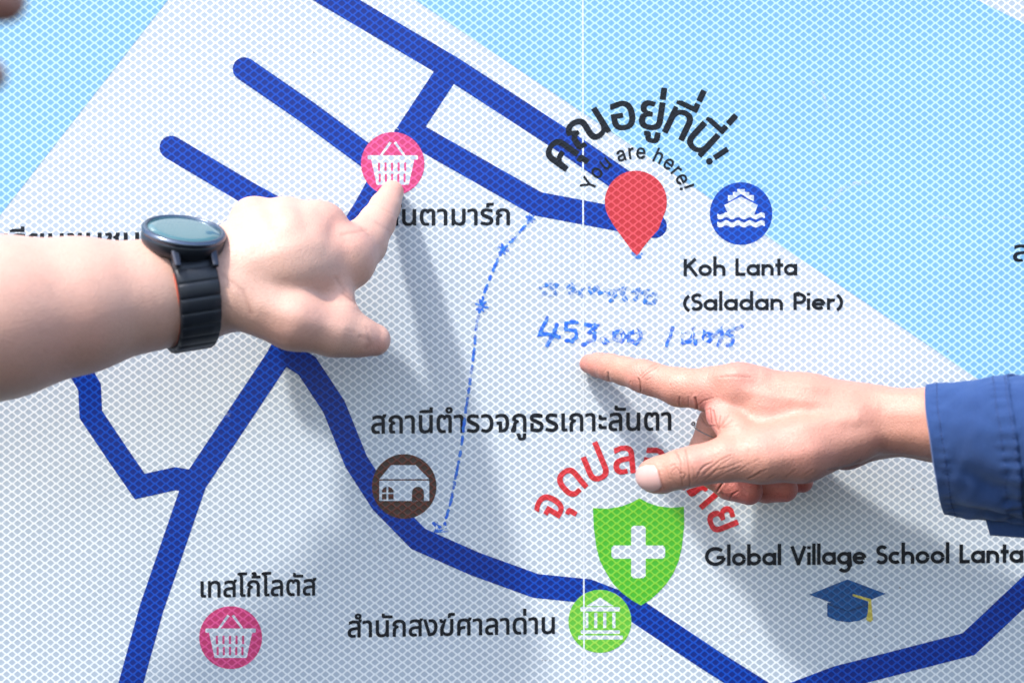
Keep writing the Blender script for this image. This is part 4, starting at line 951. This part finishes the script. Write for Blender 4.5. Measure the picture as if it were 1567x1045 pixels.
# ------------------------------------------------------------------ thin ring on the half hidden middle finger
rc = real(1091.5, 664, 125); ra = unit(real(1084, 690, 122) - real(1100, 650, 128)); ru = unit(np.cross(ra, [0, 0, 1.0])); rv = np.cross(ra, ru)
def torus(c, u, v, R, r, n=96, m=8):
    V = []; F = []
    w = np.cross(u, v)
    for i in range(n):
        a = 2 * math.pi * i / n; d = u * math.cos(a) + v * math.sin(a)
        for j in range(m):
            b = 2 * math.pi * j / m; V.append(c + d * (R + r * math.cos(b)) + w * r * math.sin(b))
    for i in range(n):
        for j in range(m): F.append((i * m + j, i * m + (j + 1) % m, ((i + 1) % n) * m + (j + 1) % m, ((i + 1) % n) * m + j))
    return V, F
silver = plain('dull_silver', (.20, .19, .19), .3, .9)
V, F = torus(rc, ru, rv, 30.2, 0.85)
ring = link_mesh('finger_ring', V, F, silver)
tag(ring, 'thin metal ring on the half hidden middle finger between thumb and index', 'ring')
sd = ru if (ru[0] < 0) else -ru
V, F = torus(rc + sd * 31.5 + np.array([0, -4.0, 2.0]), sd, ra, 2.1, 1.0, 20, 8)
link_mesh('setting', V, F, silver, ring)
# ------------------------------------------------------------------ navy sleeve of the right-hand person
from mathutils import noise as mnoise
def fabric():
    g = N('navy_cotton'); p = g.pos()
    mp = g.n('ShaderNodeMapping'); g.put(mp.inputs[0], p); mp.inputs['Scale'].default_value = (2600, 2600, 1500); mp.inputs['Rotation'].default_value = (0, .35, 0)
    wv = g.noise(1.0, 2.0, .6, vec=mp.outputs[0]); big = g.noise(40.0, 3.0, vec=p); fz = g.noise(1400.0, 2.0, vec=p)
    c = g.mix(g.ramp(wv, .3, .7), (.010, .034, .122), (.016, .050, .16))
    c = g.mix(g.ramp(fz, .62, .8, 0, .25), c, (.08, .14, .30))
    c = g.mix(g.ramp(big, .3, .75, 0, .3), c, (.009, .029, .108))
    h = g.math('ADD', g.math('MULTIPLY', wv, .7), g.math('MULTIPLY', big, 1.6))
    return g.done(g.bsdf(c, .8, g.bump(h, .30, .0006), .25, Sheen_Weight=.25, Sheen_Roughness=.5, Sheen_Tint=(.4, .55, .9)))
navy = fabric(); thread = plain('navy_thread', (.011, .034, .12), .7)
# sections: distance along, top x, y, bottom x, y, height of the axis, half depth
SEC = [(0, 1411.5, 591.5, 1457, 789, 236, 96), (40, 1451, 585.5, 1496, 794, 266, 102), (82, 1493, 581, 1538, 797, 300, 108), (116, 1527, 576.5, 1572, 800, 328, 112),
       (160, 1570, 571, 1617, 806, 366, 118), (300, 1700, 560, 1757, 830, 500, 134), (520, 1900, 548, 1970, 872, 700, 160)]
SEC = np.array(SEC, float)
def sec_at(t):
    i = int(np.clip(np.searchsorted(SEC[:, 0], t) - 1, 0, len(SEC) - 2))
    u = (t - SEC[i, 0]) / (SEC[i + 1, 0] - SEC[i, 0]); p1, p2 = SEC[i], SEC[i + 1]
    p0 = SEC[i - 1] if i else 2 * p1 - p2; p3 = SEC[i + 2] if i + 2 < len(SEC) else 2 * p2 - p1
    return .5 * (2 * p1 + (p2 - p0) * u + (2 * p0 - 5 * p1 + 4 * p2 - p3) * u * u + (3 * p1 - p0 - 3 * p2 + p3) * u ** 3)
def sleeve_pt(t, ph, grow=0.0, folds=True):
    """ph: 0 faces the viewer, 90 up, -90 down"""
    _, tx, ty, bx, by, h, dep = sec_at(t)
    a = math.radians(ph); e = 2 / 2.1
    cs = math.copysign(abs(math.cos(a)) ** e, math.cos(a)); sn = math.copysign(abs(math.sin(a)) ** e, math.sin(a))
    top = real(tx, ty, h); bot = real(bx, by, h)
    cen = (top + bot) / 2; up = (top - bot) / 2; k = 1.0
    far = np.array([16.0, 0, -1.0]) if cs < 0 else np.array([6.0, 0, -1.0])     # the opening leans
    lean = np.array([-27.0 * cs if cs > 0 else 66.0 * math.sqrt(-cs), 0, 0])
    g = grow
    if folds:
        u = ph / 57.3
        low = .5 - .5 * math.sin(a)                                               # folds gather on the lower side
        g += 4.6 * mnoise.noise(Vector((t * .018 + u * .9, u * 2.2, 3.1))) + 2.6 * mnoise.noise(Vector((t * .05 - u * 2.0, u * 4.5, 7.7)))
        # soft diagonal folds running from the seam down to the hem
        for c0, sl, am, wd in ((-18, .35, -4.2, 9), (-42, .30, 3.2, 10), (-58, .15, -4.0, 8), (5, .42, 2.0, 12), (38, -.2, -1.6, 12)):
            dph = (ph - (c0 + sl * (60 - t))); g += 1.35 * am * math.exp(-(dph / wd) ** 2) * math.exp(-((t - 75) / 60) ** 2)
        # pucker along the seams
        for ts, am in ((16, 1.0), (103, 2.0), (122, 1.9)):
            g += am * (.35 + low) * math.sin(ph * .62 + 2.0 * math.sin(ph * .11) + ts) * math.exp(-((t - ts) / 9) ** 2)
    rad = up * sn + np.array([0, 0, 1.0]) * cs
    rad = unit(np.array([0, (up[1] * sn), cs * 100.0]) + 1e-6)
    return cen + up * sn + np.array([0, 0, dep]) * cs * (1 - .42 * sn * sn if (sn < 0 and cs > 0) else 1) + np.array([0, 0, 26.0 * sn if cs > 0 else 0]) + lean + rad * g
def tube(name, t0, t1, nt, g0, parent, rim0=True, rim1=False, thick=5.0, mat=None, nph=200):
    V = []; F = []
    ts = [t0 + (t1 - t0) * i / nt for i in range(nt + 1)]
    rows = []
    if rim0: rows += [(t0 + 12, -thick), (t0 + 1.2, -thick), (t0 - .6, -thick * .5)]
    rows += [(t, g0) for t in ts]
    if rim1: rows += [(t1 + .8, g0 - thick * .5), (t1 - 1, g0 - thick)]
    for t, g in rows:
        for j in range(nph): V.append(sleeve_pt(t, -180 + 360 * j / nph, g))
    for i in range(len(rows) - 1):
        for j in range(nph): F.append((i * nph + j, i * nph + (j + 1) % nph, (i + 1) * nph + (j + 1) % nph, (i + 1) * nph + j))
    return link_mesh(name, V, F, mat or navy, parent)
sleeve = tube('jacket_sleeve', 108, 520, 150, -2.0, right, False, False)
cuff = tube('cuff', 0, 124, 90, 2.4, sleeve, True, True)
def stitches(name, ts, parent):
    V = []; F = []
    for t, ph0, g in ts:
        ph = -170 + ph0
        while ph < 170:
            a = sleeve_pt(t, ph, g); b = sleeve_pt(t, ph + 2.1, g); d = unit(b - a); c = (a + b) / 2
            outw = unit(c - sleeve_pt(t, ph + 1.05, g - 10)); w = np.cross(d, outw)
            P, Q_ = obox(c, d, outw, w, 2.0, .55, .75, .8); base = len(V)
            V += P; F += [tuple(base + i for i in f) for f in Q_]
            ph += 3.5
    return link_mesh(name, V, F, thread, parent, False)
for row in ((17, 0, 2.7), (101, 1, 2.7), (119, 2, 2.7)): stitches('stitching', [row], cuff)
# dark hanging flap under the sleeve
V = []; F = []; NA, NB = 30, 10
for side in (0, 1):
    for i in range(NA + 1):
        for j in range(NB + 1):
            u = i / NA; v = j / NB
            x = 1501 + 14 * v + u * 230; y = 770 + v * 49 - u * v * 22 + u * 40; h = 262 + 10 * math.sin(u * 6) + 150 * u - 14 * v - side * 4
            V.append(real(x, y, h))
m = (NA + 1) * (NB + 1)
def ix(s_, i, j): return s_ * m + i * (NB + 1) + j
for i in range(NA):
    for j in range(NB):
        F.append((ix(0, i, j), ix(0, i + 1, j), ix(0, i + 1, j + 1), ix(0, i, j + 1))); F.append((ix(1, i, j), ix(1, i, j + 1), ix(1, i + 1, j + 1), ix(1, i + 1, j)))
for i in range(NA):
    F.append((ix(0, i, NB), ix(0, i + 1, NB), ix(1, i + 1, NB), ix(1, i, NB))); F.append((ix(0, i, 0), ix(1, i, 0), ix(1, i + 1, 0), ix(0, i + 1, 0)))
for j in range(NB):
    F.append((ix(0, 0, j), ix(0, 0, j + 1), ix(1, 0, j + 1), ix(1, 0, j))); F.append((ix(0, NA, j), ix(1, NA, j), ix(1, NA, j + 1), ix(0, NA, j + 1)))
link_mesh('sleeve_flap', V, F, navy, sleeve)
